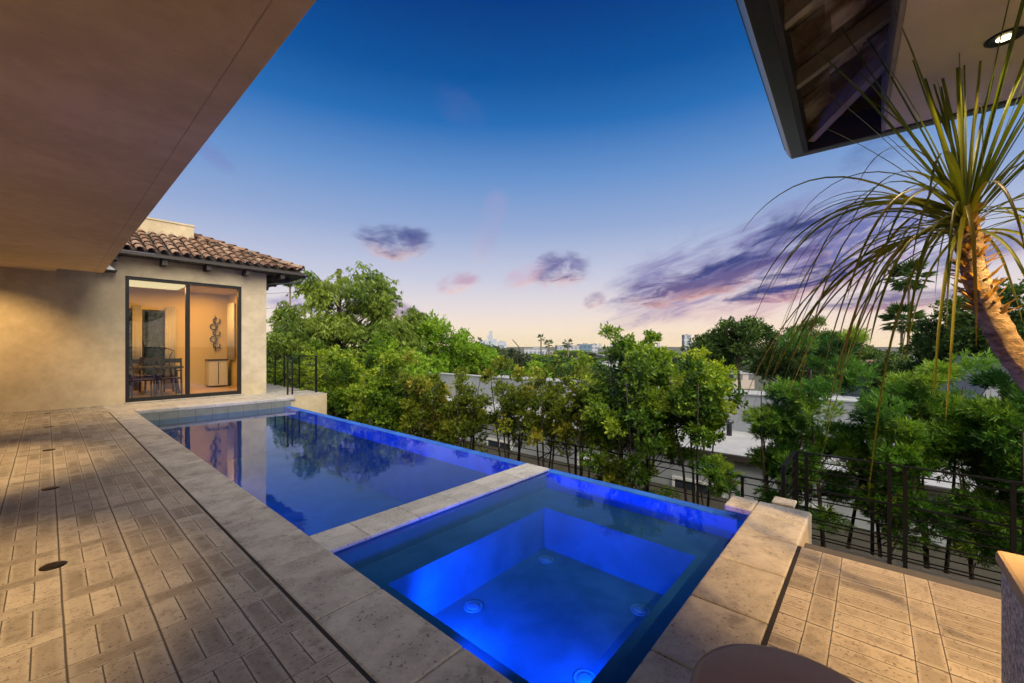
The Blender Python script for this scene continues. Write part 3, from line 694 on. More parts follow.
# ------------------------------------------------------------------ railings
def railing(a, b, zt, zb, nposts, bars, label, posts=None, group=None, tail=None):
    L = math.hypot(b[0]-a[0], b[1]-a[1]); rzv = math.atan2(b[1]-a[1], b[0]-a[0])
    r = empty('railing', (a[0],a[1],zb), rzv, label, 'railing', group); h = zt-zb
    MB().box(0,L,-.022,.022,h-.014,h).build('top_rail', M['iron'], r)
    for i in range(bars):
        z = .1+(h-.2)*i/(bars-1)
        MB().box(.02,L-.02,-.006,.006,z-.006,z+.006).build('bar', M['iron'], r)
    for p in (posts if posts is not None else np.linspace(0,L,nposts)):
        MB().box(p-.018,p+.018,-.018,.018,0,h-.014).build('post', M['iron'], r)
    return r
railing((6.1,.72),(6.1,-4.2),.02,-1.1,0,9,'black iron railing beyond the right-hand deck, running to the right edge', [.02,.12,.86,.985,1.73,2.75,2.87,3.9,4.9])
railing((5.25,.72),(6.08,.72),.02,-1.1,2,9,'short black iron railing end panel seen edge-on behind the spa corner')
railing((6.6,14),(6.6,-4.2),-.55,-1.75,0,7,'long low black iron fence below the hedge, behind pool and spa', list(np.arange(0,18.3,1.4)))
railing((4.35,11.95),(5.12,11.95),1.05,0,3,6,'short black railing across the end of the walkway beside the house', [.0,.12,.75])
railing((5.14,12.0),(5.14,18.5),1.05,0,0,6,'black railing running back along the side of the house', [0,1.2,2.4,3.2,4.4,5.6])
# ------------------------------------------------------------------ vegetation
def set_tone(me, tone_per_face, vpf):
    at = me.attributes.new('tone', 'FLOAT', 'POINT'); at.data.foreach_set('value', np.repeat(tone_per_face, vpf).astype(np.float32))
def leafmesh(name, base, dirs, L, Wd, tone, m, parent, fold=.0):
    n = len(base); dirs = dirs/np.linalg.norm(dirs, axis=1)[:,None]
    rnd = rng.normal(size=(n,3)); side = np.cross(dirs, rnd); side /= np.linalg.norm(side, axis=1)[:,None]+1e-9
    L = np.broadcast_to(L,(n,))[:,None]; Wd = np.broadcast_to(Wd,(n,))[:,None]
    mid = base+dirs*L*.55; V = np.stack([base, mid+side*Wd*.5, base+dirs*L, mid-side*Wd*.5], 1).reshape(-1,3)
    me = bpy.data.meshes.new(name); me.vertices.add(4*n); me.vertices.foreach_set('co', V.ravel().astype(np.float32))
    me.loops.add(4*n); me.loops.foreach_set('vertex_index', np.arange(4*n, dtype=np.int32))
    me.polygons.add(n); me.polygons.foreach_set('loop_start', np.arange(0,4*n,4,dtype=np.int32)); me.polygons.foreach_set('loop_total', np.full(n,4,dtype=np.int32))
    me.update(calc_edges=True); set_tone(me, tone, 4); me.materials.append(m)
    o = bpy.data.objects.new(name, me); COL.objects.link(o); o.parent = parent; return o
def nrm(a): return a/(np.linalg.norm(a, axis=-1, keepdims=True)+1e-9)

def plant(name, label, cat, group, base, blobs, clumps, per, leaf, style, m, stems=3, stem_r=.03, spread=.25, bark='bark', cr=.28, tone0=.0, fork=.35):
    """blobs: (cx,cy,cz, rx,ry,rz) relative to base; clumps in all; per = twigs per clump."""
    root = empty(name, base, 0, label, cat, group)
    vol = np.array([b[3]*b[4]*b[5] for b in blobs])**.67; cnt = np.maximum(1, (clumps*vol/vol.sum()).astype(int))
    C = []; O = []
    for b, k in zip(blobs, cnt):
        d = nrm(rng.normal(size=(k,3))); r = rng.random(k)**.42
        lump = 1+.22*np.sin(d[:,0]*3.1+b[0]*7)*np.cos(d[:,2]*4+b[1]*5)
        C.append(np.array(b[:3])+d*(r*lump)[:,None]*np.array(b[3:])); O.append(d)
    C = np.concatenate(C); O = np.concatenate(O)
    top = max(b[2]+b[5] for b in blobs); low = min(b[2]-b[5] for b in blobs)
    # stems
    tb_ = MB(); S = []
    for s in range(stems):
        a = 2*math.pi*(s+random.random()*.6)/stems; rr = spread*random.uniform(.5,1.2)
        bx, by = (.10*math.cos(a), .10*math.sin(a)) if stems > 1 else (0,0)
        hh = top*random.uniform(.72,.9) if stems > 1 else top*.86; pts = []
        for k in range(7):
            q = k/6; pts.append(Vector((bx+rr*math.cos(a)*q**1.3+random.uniform(-.04,.04)*hh*.25*q, by+rr*math.sin(a)*q**1.3+random.uniform(-.04,.04)*hh*.25*q, hh*q)))
        tb_.tube(pts, [stem_r*(1-.78*k/6) for k in range(7)], 7); S.append(pts)
    for c in C:
        st_ = random.choice(S); c_ = Vector(c)
        k = 6
        lo = max(.12, fork)*st_[-1].z
        zt = min(max(c_.z-math.hypot(c_.x-st_[3].x, c_.y-st_[3].y)*.8, lo), st_[-1].z*.98); q = zt/st_[-1].z*6; i = min(int(q),5); p = st_[i].lerp(st_[i+1], q-i)
        r0 = stem_r*(1-.78*q/6)*.45
        mid = p.lerp(c_, .5)+Vector((random.uniform(-1,1),random.uniform(-1,1),random.uniform(-.3,.8)))*(c_-p).length*.1
        tb_.tube([p, mid, c_], [r0, r0*.6, r0*.25], 4)
    tb_.build('trunk', M[bark], root)
    N = len(C)*per
    ci = np.repeat(np.arange(len(C)), per)
    size = rng.uniform(.6,1.25,len(C))[ci][:,None]
    dd = nrm(rng.normal(size=(N,3))); rad = rng.random(N)[:,None]**.5*cr*size
    fl = np.array([1,1,.62]) if style in ('pine','cloud') else np.array([1,1,.85])
    T = C[ci]+dd*rad*fl
    ax = nrm(dd*.7+O[ci]*.5+np.array([0,0,.55])+rng.normal(size=(N,3))*.25)
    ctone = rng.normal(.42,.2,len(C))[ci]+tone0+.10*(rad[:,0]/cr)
    ll, lw, nl = leaf
    idx = np.repeat(np.arange(N), nl)
    sd_ = nrm(rng.normal(size=(N*nl,3))); rv = nrm(np.cross(ax[idx], sd_))
    ang = rng.uniform(.45,1.35,N*nl)[:,None] if style != 'pine' else rng.uniform(.25,1.1,N*nl)[:,None]
    D_ = ax[idx]*np.cos(ang)+rv*np.sin(ang)
    if style == 'weep': D_ = nrm(D_*.6+np.array([0,0,-.75])); 
    B = T[idx]+ax[idx]*(rng.uniform(-.5,.3,N*nl)[:,None]*ll)
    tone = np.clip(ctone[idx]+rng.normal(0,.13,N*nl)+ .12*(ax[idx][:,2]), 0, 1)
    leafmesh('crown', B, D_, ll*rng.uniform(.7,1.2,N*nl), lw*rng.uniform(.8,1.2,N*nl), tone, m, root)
    return root

GB = -2.2
def shrub(px, X, top, wpx, low, clumps, per, m, label, style='ros', leaf=(.085,.034,7), cr=.24, stems=4, name='hedge_shrub', cat='shrub', group='leafy shrubs along the far side of the pool', extra=(), tone0=0, stem_r=.03, gz=GB):
    x, y, d = on_X(px, X); zt = zz(top, d)-gz; zl = zz(low, d)-gz; hw = wpx/F*d
    bl = [(0,0,(zt+zl)/2, hw*.85, hw*.85, (zt-zl)/2*.92), (hw*.3*RT[0],hw*.3*RT[1],zl+(zt-zl)*.35, hw*.8, hw*.8,(zt-zl)*.33)]
    for ox, oy, rw, rh in extra:       # offsets in picture-plane proportions of the shrub itself
        bl.append((ox*hw*RT[0], ox*hw*RT[1], zl+(zt-zl)*oy, rw*hw, rw*hw, rh*(zt-zl)))
    return plant(name, label, cat, group, (x,y,gz), bl, clumps, per, leaf, style, m, stems, stem_r, hw*.55, cr=cr, tone0=tone0)
HD, OL, PI_ = M['leaf_hedge'], M['leaf_olive'], M['leaf_pine']
G2 = 'feathery podocarpus trees behind the right-hand railing'
shrub(300, 6.3, 345, 34, 420, 60, 40, HD, 'bright green bushy shrub right behind the walkway railing', cr=.34, leaf=(.12,.05,7))
shrub(338, 6.2, 340, 40, 440, 80, 42, HD, 'dense lime green shrub where the pool meets the house walkway', cr=.32, leaf=(.11,.045,7), tone0=.12)
shrub(385, 6.2, 335, 38, 452, 80, 42, HD, 'dense yellow-green shrub, second from the walkway', cr=.30, leaf=(.105,.045,7), tone0=.06)
shrub(425, 6.3, 352, 30, 470, 70, 34, OL, 'olive green shrub with reddish tips behind the middle of the pool', cr=.26, leaf=(.095,.04,7), tone0=.1)
shrub(462, 6.6, 362, 26, 455, 40, 30, OL, 'thin olive shrub with bare stems, left of the divider end', cr=.24)
shrub(508, 6.8, 352, 36, 455, 40, 30, OL, 'loose olive shrub rising directly behind the end of the divider', cr=.24)
shrub(545, 6.9, 350, 34, 455, 40, 30, OL, 'loose olive shrub just right of the divider end', cr=.22, tone0=.03)
shrub(580, 6.9, 356, 32, 455, 40, 30, OL, 'slender olive shrub against the left flank of the largest green shrub', cr=.22)
shrub(634, 6.8, 338, 66, 470, 150, 38, HD, 'largest dark green rounded shrub behind the spa', cr=.22, stems=6, extra=((0,.75,.5,.28),(-.35,.98,.12,.12),(.25,.98,.1,.12),(.85,.55,.45,.2),(1.1,.72,.4,.16)), tone0=.04)
shrub(698, 6.9, 352, 34, 440, 44, 34, HD, 'lime-topped shrub on the right shoulder of the largest shrub', cr=.2, tone0=.12)
shrub(478, 6.5, 452, 12, 500, 14, 20, HD, 'small low sapling between bare stems behind the pool edge', cr=.14, stems=1)
shrub(612, 6.4, 452, 20, 500, 18, 20, OL, 'small low shrub in front of the largest shrub trunk', cr=.15, stems=2)
shrub(716, 6.6, 452, 17, 492, 18, 26, PI_, 'small dark sapling just left of the spa corner', cr=.13, stems=2, style='pine', leaf=(.08,.014,9))
pine = dict(style='pine', leaf=(.085,.0125,13), name='podocarpus_tree', cat='tree', group=G2)
shrub(655, 6.9, 480, 18, 520, 12, 30, PI_, 'low feathery green clump behind the spa edge', cr=.16, stems=2, **pine)
shrub(775, 7.0, 360, 34, 500, 32, 74, PI_, 'feathery dark green tree nearest the spa corner', cr=.235, stems=3, **pine)
shrub(832, 7.3, 340, 48, 520, 32, 74, PI_, 'feathery tree with spreading pads of foliage left of the fan palm', cr=.235, stems=3, extra=((-.5,.9,.3,.12),(.3,.95,.35,.12)), **pine)
shrub(890, 7.0, 370, 36, 560, 32, 74, PI_, 'feathery green tree behind the double posts of the railing', cr=.235, stems=3, **pine)
shrub(935, 7.4, 348, 44, 470, 32, 74, PI_, 'light green feathery tree leaning over the white roof', cr=.235, stems=3, tone0=.15, extra=((-.6,.7,.4,.15),(.5,.85,.4,.12)), **pine)
shrub(985, 7.2, 385, 40, 560, 32, 74, PI_, 'dense dark feathery tree at the right end of the railing', cr=.235, stems=3, **pine)
shrub(1025, 7.0, 352, 42, 520, 32, 74, PI_, 'feathery tree cut by the right edge of the picture', cr=.235, stems=3, **pine)
shrub(745, 7.0, 505, 14, 540, 10, 40, PI_, 'low dark green clump behind the stone post', cr=.16, stems=1, **pine)

def tree(px, d, top, wpx, low, clumps, per, leaf, m, label, name='broadleaf_tree', group='trees behind the hedge', style='ros', cr=.8, stems=1, gz=-5.5, extra=(), stem_r=.2, tone0=0, bark='bark', cat='tree'):
    x, y = at_d(px, d); zt = zz(top, d)-gz; zl = zz(low, d)-gz; hw = wpx/F*d
    bl = [(0,0,(zt+zl)/2, hw, hw, (zt-zl)/2)]
    for ox, oy, rw, rh in extra: bl.append((ox*hw*RT[0], ox*hw*RT[1], zl+(zt-zl)*oy, rw*hw, rw*hw, rh*(zt-zl)))
    return plant(name, label, cat, group, (x,y,gz), bl, clumps, per, leaf, style, m, stems, stem_r, hw*.3, cr=cr, tone0=tone0, bark=bark)
PE, BR, DK, GR = M['leaf_pepper'], M['leaf_bright'], M['leaf_dark'], M['leaf_grey']
tree(350, 24, 276, 62, 385, 140, 42, (.30,.07,7), PE, 'tall airy pepper tree with drooping light green foliage around the utility pole', 'pepper_tree', style='weep', cr=.85, extra=((-.7,.45,.5,.4),(.65,.45,.5,.4),(-.45,.85,.35,.16),(.4,.85,.4,.18)), tone0=.12)
tree(290, 21, 325, 30, 400, 50, 40, (.24,.06,7), PE, 'light green tree between the house corner and the pepper tree', style='weep', cr=.7)
for px_, lb_ in ((150,'dark green tree seen through the rear windows of the lit room'),):
    plant('garden_tree', lb_, 'tree', None, (2.2,20,-3), [(0,0,4.2,2.4,1.2,2.2)], 60, 30, (.25,.1,6), 'ros', DK, 1, .15, .3, cr=.6, tone0=.1)
tree(400, 22, 345, 36, 400, 60, 40, (.22,.08,6), BR, 'bright green tree low behind the pool, right of the pepper tree', cr=.6, tone0=.15)
tree(452, 27, 330, 42, 390, 90, 40, (.26,.09,6), BR, 'broad bright green tree with flat-topped crown in the middle distance', cr=.75, extra=((-.6,.9,.4,.3),(.8,.4,.5,.3)))
tree(422, 30, 315, 17, 345, 26, 30, (.28,.09,6), PE, 'small pale tufted crown standing above the flat-topped bright tree', cr=.6)
tree(490, 60, 346, 38, 385, 90, 36, (.5,.2,6), GR, 'low rounded grey-green tree under the skyline', cr=1.3)
tree(535, 40, 364, 26, 395, 40, 30, (.35,.13,6), BR, 'green tree low in front of the dark blue office block', cr=.9)
tree(585, 55, 360, 30, 392, 40, 30, (.45,.16,6), DK, 'dark tree below the dark blue office block', cr=1.1)
tree(713, 45, 332, 22, 372, 60, 34, (.4,.15,6), DK, 'dark rounded tree just right of the tower', 'broadleaf_tree', cr=1.0)
tree(741, 42, 320, 22, 360, 44, 30, (.36,.14,6), DK, 'tall dark tree with bare forked trunk right of the rounded dark one', cr=.95, extra=((.9,.6,.6,.35),), tone0=.1)
tree(782, 44, 330, 26, 388, 56, 30, (.36,.14,6), DK, 'dark tree between forked trunk tree and pointed conifer', cr=1.0, tone0=.1)
tree(818, 38, 322, 24, 376, 54, 34, (.4,.06,8), DK, 'dark upright conifer left of the fan palms', 'conifer', style='pine', cr=.8, tone0=.15)
tree(858, 46, 330, 26, 385, 50, 30, (.42,.15,6), DK, 'dark tree immediately left of the fan palms', cr=1.0, tone0=.1)
tree(955, 30, 305, 34, 400, 120, 44, (.3,.12,6), DK, 'big dark dense tree behind the ponytail palm trunk', cr=.9, extra=((-.6,.3,.6,.3),))
tree(1010, 26, 288, 46, 400, 140, 44, (.28,.12,6), DK, 'big dark tree at the right edge behind the ponytail palm', cr=.9, tone0=.12)
tree(885, 40, 358, 22, 392, 36, 30, (.36,.12,6), DK, 'low dark tree left of the brown-roofed house', cr=.9)
tree(925, 24, 376, 20, 405, 30, 34, (.22,.09,6), BR, 'small mid green tree in front of the brown-roofed house', cr=.5)

# far neighbourhood trees: repeats sharing three crowns
protos = [tree(560, 120, 352, 24, 366, 30, 26, (1.0,.4,6), mm, 'x', 'distant_tree', 'distant trees of the valley', cr=2.2, gz=-5.5, stem_r=.3) for mm in (DK, GR, M['leaf_hedge'])]
k = 0; LF = 'distant tree of the valley, one of many low crowns under the skyline'
for i in range(80):
    px = 410+620*(i+rng.random())/80; d = float(rng.choice([85,110,150,200,280]))*rng.uniform(.85,1.15)
    src = protos[i%3]; o = src if i < 3 else copy_tree(src); o['label'] = LF
    x, y = at_d(px, d); s = rng.uniform(.6,1.0)*(1+d/600); o.location = (x,y,-5.5-.4*s); o.scale = (s*1.3,s*1.3,s*.58); o.rotation_euler.z = rng.random()*6

# fan palms
def fan_palm(px, d, crown_y, rpx, label, group='slender fan palms on the skyline', trunk=.16, n=46, lod=1):
    x, y = at_d(px, d); zc = zz(crown_y, d); r = rpx/F*d
    root = empty('fan_palm', (x,y,-5.5), 0, label, 'palm', group); h = zc+5.5
    MB().tube([(0,0,0),(.12,.05,h*.5),(.0,.0,h)], [trunk*1.4,trunk,trunk*.85], 8).build('trunk', M['palmbark'], root)
    B = []; Dd = []; L = []; W_ = []
    for i in range(n):
        a = rng.random()*6.283; e = rng.uniform(-.9,1.2); dv_ = np.array([math.cos(a)*math.cos(e), math.sin(a)*math.cos(e), math.sin(e)])
        c = np.array([0,0,h])+dv_*r*.45; sx = nrm(np.cross(dv_, [0,0,1])); up = np.cross(sx, dv_)
        B.append(np.array([0,0,h])); Dd.append(dv_); L.append(r*.5); W_.append(.05*r)
        for q in np.linspace(-1.25,1.25,13):
            v_ = dv_*math.cos(q)+sx*math.sin(q)+np.array([0,0,-.18*abs(q)]); B.append(c); Dd.append(v_); L.append(r*.55*(1-.15*abs(q))); W_.append(.075*r)
    B = np.array(B); Dd = np.array(Dd); leafmesh('crown', B, Dd, np.array(L), np.array(W_), np.clip(rng.normal(.5,.2,len(B)),0,1), M['leaf_dark'] if lod else M['leaf_pine'], root)
    # skirt of dead fronds
    return root
fan_palm(902, 50, 320, 21, 'fan palm whose crown shows below the taller one, left of the ponytail palm trunk')
fan_palm(909, 55, 277, 22, 'taller fan palm behind the hanging blades of the ponytail palm')
fan_palm(290, 70, 281, 9, 'very tall thin palm rising beside the house eave', n=30)
fan_palm(275, 60, 322, 8, 'smaller palm just beside the house wall', n=26)
fan_palm(541, 160, 338, 5, 'leftmost of the three tiny palms on the skyline', n=18, trunk=.3)
fan_palm(549, 150, 344, 6, 'middle of the three tiny palms on the skyline', n=18, trunk=.3)
fan_palm(568, 150, 344, 7, 'rightmost of the three tiny palms on the skyline', n=18, trunk=.3)

# ------------------------------------------------------------------ ponytail palm
pp = empty('ponytail_palm', (3.0,-1.05,0), label='ponytail palm with leaning bare trunk and long drooping narrow leaves at right', cat='palm')
C0 = np.array([2.955,-.345,1.95]); O0 = Vector((3.0,-1.05,0))
def ptrunk():
    m, t = mat('ponytail_trunk'); v = t.pos(); n = t.noise(t.mapping(v, scale=(1,1,2.5)), 16, 6, .7, .5)
    n2 = t.noise(v, 6, 4)
    col = t.ramp(n, [(.3,(.04,.026,.014)),(.5,(.17,.115,.065)),(.7,(.34,.26,.17))]); col = t.mix(t.m('MULTIPLY', t.sstep(n2, .5, .65), .5), col, (.38,.35,.31))
    t.out(t.bsdf(col, .85, 0, t.bump(n, .9, .02))); return m
M['ptrunk'] = ptrunk()
tp = [(3.0,-1.05,.38),(3.07,-.98,.6),(3.14,-.8,.85),(3.16,-.62,1.1),(3.12,-.50,1.3),(3.05,-.42,1.5),(2.99,-.37,1.68),(2.965,-.35,1.82),(2.955,-.345,1.96)]
tr_ = [.15,.11,.078,.064,.054,.049,.046,.05,.034]
pts = []; rr = []
for i in range(len(tp)-1):
    for k in range(7):
        q = k/7; pts.append(Vector(tp[i]).lerp(Vector(tp[i+1]), q)-O0); rr.append((tr_[i]*(1-q)+tr_[i+1]*q)*(1+random.uniform(-.06,.08)))
pts.append(Vector(tp[-1])-O0); rr.append(.03)
MB().tube(pts, rr, 14).build('trunk', M['ptrunk'], pp)
# blades: ribbons with a shallow V section
V = []; Fc = []; tone = []
def blade(p, d, L, W_, g, tn, seg=16):
    global V, Fc, tone
    p = np.array(p, float); d = nrm(np.array(d, float)); s = L/seg; n0 = len(V)
    side = nrm(np.cross(d, [0,0,1])+rng.normal(size=3)*.35)
    for k in range(seg+1):
        q = k/seg; w_ = W_*(min(1, .45+q*4)*(1-q)**.55)+.0006
        side = nrm(side-d*np.dot(side, d)); nn = np.cross(side, d)
        V += [p-side*w_/2, p-nn*w_*.22, p+side*w_/2]; tone += [min(1, tn+q*.22)]*3
        p = p+d*s; d = nrm(d+np.array([0,0,-g*s*(.5+1.1*q)*max(.12, math.sqrt(max(0,1-min(1,abs(d[2]))**2)))])+rng.normal(size=3)*.012)
        if d[2] < -.96: d[2] = -.96
    for k in range(seg):
        a = n0+3*k; Fc += [(a,a+1,a+4,a+3),(a+1,a+2,a+5,a+4)]
for i in range(110):     # dry leaf bases around the top of the trunk
    z = rng.uniform(1.45,1.98); q = np.interp(z, [p[2] for p in tp], range(len(tp))); i0 = min(int(q),7); c = np.array(Vector(tp[i0]).lerp(Vector(tp[i0+1]), q-i0)); a = rng.random()*6.28
    blade(c+np.array([math.cos(a),math.sin(a),0])*.045-np.array(O0), [math.cos(a),math.sin(a),rng.uniform(.2,1.4)], rng.uniform(.03,.09), .024, 0, 1.0, 3)
for i in range(40):       # upright spray
    a = rng.random()*6.283; e = rng.uniform(.9,1.5); dv_ = [math.cos(a)*math.cos(e), math.sin(a)*math.cos(e), math.sin(e)]
    blade(C0+np.array([dv_[0],dv_[1],0])*.03-np.array(O0)+[0,0,rng.uniform(-.05,.05)], dv_, rng.uniform(.8,1.65), rng.uniform(.012,.021), rng.uniform(.25,.9), rng.uniform(.15,.6))
for i in range(50):      # arching and drooping
    a = rng.random()*6.283; e = rng.uniform(-.1,1.0); dv_ = [math.cos(a)*math.cos(e), math.sin(a)*math.cos(e), math.sin(e)]
    blade(C0+np.array([dv_[0],dv_[1],0])*.035-np.array(O0)+[0,0,rng.uniform(-.12,.02)], dv_, rng.uniform(.75,1.3), rng.uniform(.012,.02), rng.uniform(2.2,4.6), rng.uniform(.3,.75))
lft = np.array([-RT[0], -RT[1]])
for i in range(36):       # towards the pool
    a = math.atan2(lft[1], lft[0])+rng.normal()*.55; e = rng.uniform(-.35,.7); dv_ = [math.cos(a)*math.cos(e), math.sin(a)*math.cos(e), math.sin(e)]
    blade(C0-np.array(O0)+[0,0,rng.uniform(-.12,.0)], dv_, rng.uniform(1.0,1.7), rng.uniform(.013,.021), rng.uniform(1.9,3.6), rng.uniform(.3,.8))
me = bpy.data.meshes.new('crown'); me.from_pydata([tuple(p) for p in V], [], Fc); me.polygons.foreach_set('use_smooth', [True]*len(Fc))
at = me.attributes.new('tone','FLOAT','POINT'); at.data.foreach_set('value', np.array(tone, dtype=np.float32)); me.materials.append(M['blade'])
o = bpy.data.objects.new('crown', me); COL.objects.link(o); o.parent = pp
pot = empty('plant_pot', (3.0,-1.05,0), label='round stone pot holding the ponytail palm', cat='pot')
MB().lathe([(.16,0),(.2,.02),(.26,.3),(.27,.4),(.24,.4),(.235,.36),(0,.36)], 32).build('bowl', M['cap'], pot)

# ------------------------------------------------------------------ neighbours
def building(name, label, cat, boxes, m, group=None):
    x0 = min(b[0] for b in boxes); y0 = min(b[2] for b in boxes); z0 = min(b[4] for b in boxes)
    r = empty(name, (x0,y0,z0), 0, label, cat, group)
    mb = MB()
    for b in boxes: mb.box(b[0]-x0,b[1]-x0,b[2]-y0,b[3]-y0,b[4]-z0,b[5]-z0)
    mb.build('wall', m, r); return r
nb_ = empty('neighbour_building', (10.5,-12,-5.5), label='long low neighbouring building with white flat roof and grey parapet', cat='building')
def N_(mb, name, m):
    o = mb.build(name, m); o.parent = nb_; o.matrix_parent_inverse = Matrix.Translation(nb_.location).inverted(); return o
N_(MB().box(10.5,13.45,-12,26,-5.5,-1.2), 'wall', M['white_wall'])
N_(MB().box(10.36,13.45,-12,26,-1.197,-1.17), 'roof', M['roof_membrane'])
N_(MB().box(10.26,10.36,-12,26,-1.27,-1.15), 'gutter', M['fascia'])
N_(MB().box(13.45,13.7,-12,26,-5.4,-.09), 'parapet', M['grey_wall'])
N_(MB().box(13.41,13.74,-12,26,-.088,-.05), 'parapet_cap', M['white_wall'])
N_(MB().box(13.7,22,-12,26,-5.4,-.75), 'rear_roof', M['roof_membrane'])
for X, Y in ((11.3,1.4),(12.6,3.0),(11.9,6.4),(12.7,-1.5),(11.2,-3.2)): N_(MB().lathe([(.07,0),(.07,.34),(.12,.35),(.12,.42),(0,.46)], 12, (X,Y,-1.17)), 'roof_vent', M['gutter'])
for Y in (-4.0, 4.6): N_(MB().box(11.6,12.35,Y,Y+.85,-1.14,-.55).box(11.55,12.4,Y-.05,Y+.9,-1.17,-1.13).box(11.65,12.3,Y+.05,Y+.8,-.55,-.5), 'air_conditioner', M['grey_wall'])
for Y in (-6.2,-2.8,.6,2.6,5.4,9.2,13):
    fw_ = N_(MB().box(10.44,10.5,Y,Y+.06,-3.4,-1.95).box(10.44,10.5,Y+1.14,Y+1.2,-3.4,-1.95).box(10.44,10.5,Y+.06,Y+1.14,-2.01,-1.95).box(10.44,10.5,Y+.06,Y+1.14,-3.4,-3.34).box(10.45,10.49,Y+.57,Y+.63,-3.34,-2.01), 'window', M['white'])
    pw_ = MB().box(10.47,10.48,Y+.06,Y+1.14,-3.34,-2.01).build('pane', M['fac_pane']); pw_.parent = fw_; pw_.matrix_parent_inverse = Matrix.Identity(4)
# gabled white house at right
gh = empty('white_gabled_house', (0,0,0), label='white house with pointed gable at the right edge', cat='house')
a0 = on_X(975, 17); a1 = on_X(1040, 17); ax_ = on_X(1003, 17)
gh.location = (17, a0[1], -5.5)
y1 = a1[1]-a0[1]; zb_ = zz(405, a0[2])+5.5; zt_ = zz(362, ax_[2])+5.5
MB().add([(0,0,0),(0,y1,0),(0,y1,zb_),(0,y1/2,zt_),(0,0,zb_),(8,0,0),(8,y1,0),(8,y1,zb_),(8,y1/2,zt_),(8,0,zb_)], [(0,4,3,2,1),(5,6,7,8,9),(0,1,6,5),(1,2,7,6),(0,5,9,4)]).build('wall', M['white_wall'], gh)
MB().add([(-.2,.15,zb_-.15),(-.2,y1/2,zt_+.05),(8.2,y1/2,zt_+.05),(8.2,.15,zb_-.15)], [(0,1,2,3),(3,2,1,0)]).add([(-.2,y1-.15,zb_-.15),(-.2,y1/2,zt_+.05),(8.2,y1/2,zt_+.05),(8.2,y1-.15,zb_-.15)], [(0,1,2,3)]).build('roof', M['white_wall'], gh)
# brown-roofed house
bh = empty('brown_roofed_house', (*at_d(900,42), -5.5), -math.atan2(FW[0],FW[1])-.15, label='distant white house with low brown hipped roof beside the fan palms', cat='house')
zr = zz(376,42)+5.5; zr2 = zz(360,42)+5.5
MB().box(-3.2,3.2,-2,4,0,zr).build('wall', M['white_wall'], bh)
MB().add([(-3.6,-2.4,zr),(3.6,-2.4,zr),(3.6,4.4,zr),(-3.6,4.4,zr),(-2.8,.6,zr2),(2.8,.6,zr2)], [(0,1,5,4),(1,2,5),(2,3,4,5),(3,0,4),(3,2,1,0)]).build('roof', M['rooftile_far'], bh)
MB().box(1.2,1.8,0,.7,zr2-.6,zr2+.5).build('chimney', M['white_wall'], bh)
def far_block(px0, px1, top, d, m, label, name='office_building', group=None, z0=-5.5, depth=None, roofbox=True):
    x, y = at_d((px0+px1)/2, d); wd = (px1-px0)/F*d; h = zz(top, d)-z0; dp_ = depth or wd*.8
    r = empty(name, (x,y,z0), -math.atan2(FW[0],FW[1]), label, 'building', group)
    MB().box(-wd/2,wd/2,-dp_/2,dp_/2,0,h).build('wall', m, r)
    MB().box(-wd*.52,wd*.52,-dp_*.52,dp_*.52,h,h+.03*wd).build('roof', M['grey_wall'], r)
    if roofbox: MB().box(-wd*.1,wd*.22,-dp_*.2,dp_*.2,h+.03*wd,h+.03*wd+.08*wd).build('plant_room', M['grey_wall'], r)
    return r
far_block(578, 591, 344.5, 380, M['fac_blue'], 'dark blue glass office block on the skyline')
far_block(591, 597, 344, 385, M['fac_white'], 'narrow grey office block touching the dark blue one')
far_block(556, 578, 346, 360, M['fac_white'], 'pale low office block left of the dark blue one')
far_block(524, 546, 349, 330, M['fac_white'], 'pale flat-roofed building left on the skyline beside the crane')
far_block(546, 557, 352, 300, M['fac_tan'], 'small tan building between two pale office blocks')
far_block(683, 690, 335, 240, M['fac_white'], 'slim pale tower rising left of the dark trees')
far_block(724, 744, 373, 70, M['fac_tan'], 'small tan building between largest shrub and dark trees', depth=6)
far_block(600, 640, 356, 150, M['fac_tan'], 'low tan building behind the largest shrub', depth=12)
far_block(500, 530, 358, 140, M['white_wall'], 'low white house under the skyline, left of centre', 'distant_house', roofbox=False)
far_block(600, 622, 362, 90, M['white_wall'], 'low white house right of the dark blue office block', 'distant_house', roofbox=False)
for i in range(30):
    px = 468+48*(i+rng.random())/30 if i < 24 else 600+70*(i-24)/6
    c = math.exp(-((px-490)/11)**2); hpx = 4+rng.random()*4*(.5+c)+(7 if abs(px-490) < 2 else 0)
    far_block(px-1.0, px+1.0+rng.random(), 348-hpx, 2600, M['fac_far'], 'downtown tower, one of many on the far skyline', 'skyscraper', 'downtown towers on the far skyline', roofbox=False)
cr_ = empty('crane', (*at_d(519,500), -5.5), -math.atan2(FW[0],FW[1]), label='slanting construction crane on the skyline left of the pale buildings', cat='crane')
hc = zz(347,500)+5.5
MB().bar((0,0,0),(0,0,hc),1.0).build('mast', M['iron'], cr_); MB().bar((0,0,hc),(-8,0,hc+9),.9).build('boom', M['iron'], cr_)
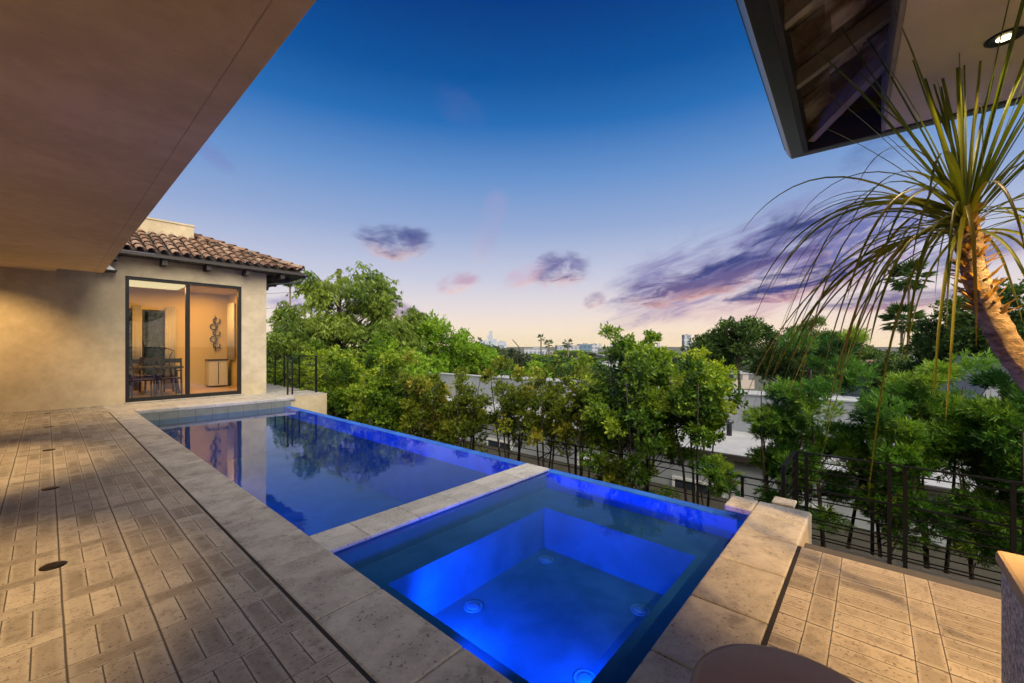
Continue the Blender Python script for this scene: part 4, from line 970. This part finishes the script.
# utility pole and wires
ux, uy = at_d(339, 24); up_ = empty('utility_pole', (ux,uy,-5.5), math.atan2(uy,ux), label='dark wooden utility pole rising out of the pepper tree', cat='pole')
hp = zz(269,24)+5.5
MB().tube([(0,0,0),(0,0,hp)], [.17,.13], 10).build('pole', M['pole'], up_)
MB().box(-1.1,1.1,-.06,.06,hp-.75,hp-.62).build('crossarm', M['pole'], up_)
for q in (-1,-.4,.4,1): MB().lathe([(.04,0),(.05,.05),(.02,.12)], 8, (q,0,hp-.62)).build('insulator', M['iron'], up_)
for i, (dz, tx, ty, lb) in enumerate([(-.6,-15,34,'highest thin wire running left from the utility pole'),(-1.2,-15,35,'middle thin wire running left from the utility pole'),(-2.0,-14,34,'lowest thin wire running left from the utility pole')]):
    a = Vector((ux,uy,-5.5+hp+dz)); b = Vector((tx,ty,-5.5+hp+dz-(0 if i < 3 else 3)))
    pts = [a.lerp(b, q)+Vector((0,0,-4*q*(1-q)*1.0)) for q in np.linspace(0,1,16)]
    tag(MB().tube(pts, .009, 5).build('power_line', M['iron']), lb, 'wire', 'wires on the utility pole')

# ------------------------------------------------------------------ haze
m = bpy.data.materials.new('haze_air'); m.use_nodes = True; t = NT(m.node_tree)
pv = t.n('ShaderNodeVolumePrincipled'); t.put(pv.inputs['Color'], (.94,.88,.88)); pv.inputs['Density'].default_value = .00005; pv.inputs['Anisotropy'].default_value = .2
ou = t.n('ShaderNodeOutputMaterial'); t.nt.links.new(pv.outputs[0], ou.inputs['Volume'])
hz = MB().box(-3300,3300,-3300,3300,-6.5,90).build('haze', m); tag(hz, kind='stuff')
# ------------------------------------------------------------------ render settings
sc.view_settings.view_transform = 'Standard'; sc.view_settings.look = 'None'; sc.view_settings.exposure = .28; sc.view_settings.gamma = 1
cy = sc.cycles; cy.use_denoising = True; cy.max_bounces = 6; cy.diffuse_bounces = 2; cy.glossy_bounces = 3; cy.use_adaptive_sampling = True; cy.adaptive_threshold = .035; cy.transparent_max_bounces = 12; cy.sample_clamp_indirect = 6
cy.caustics_reflective = False; cy.caustics_refractive = False
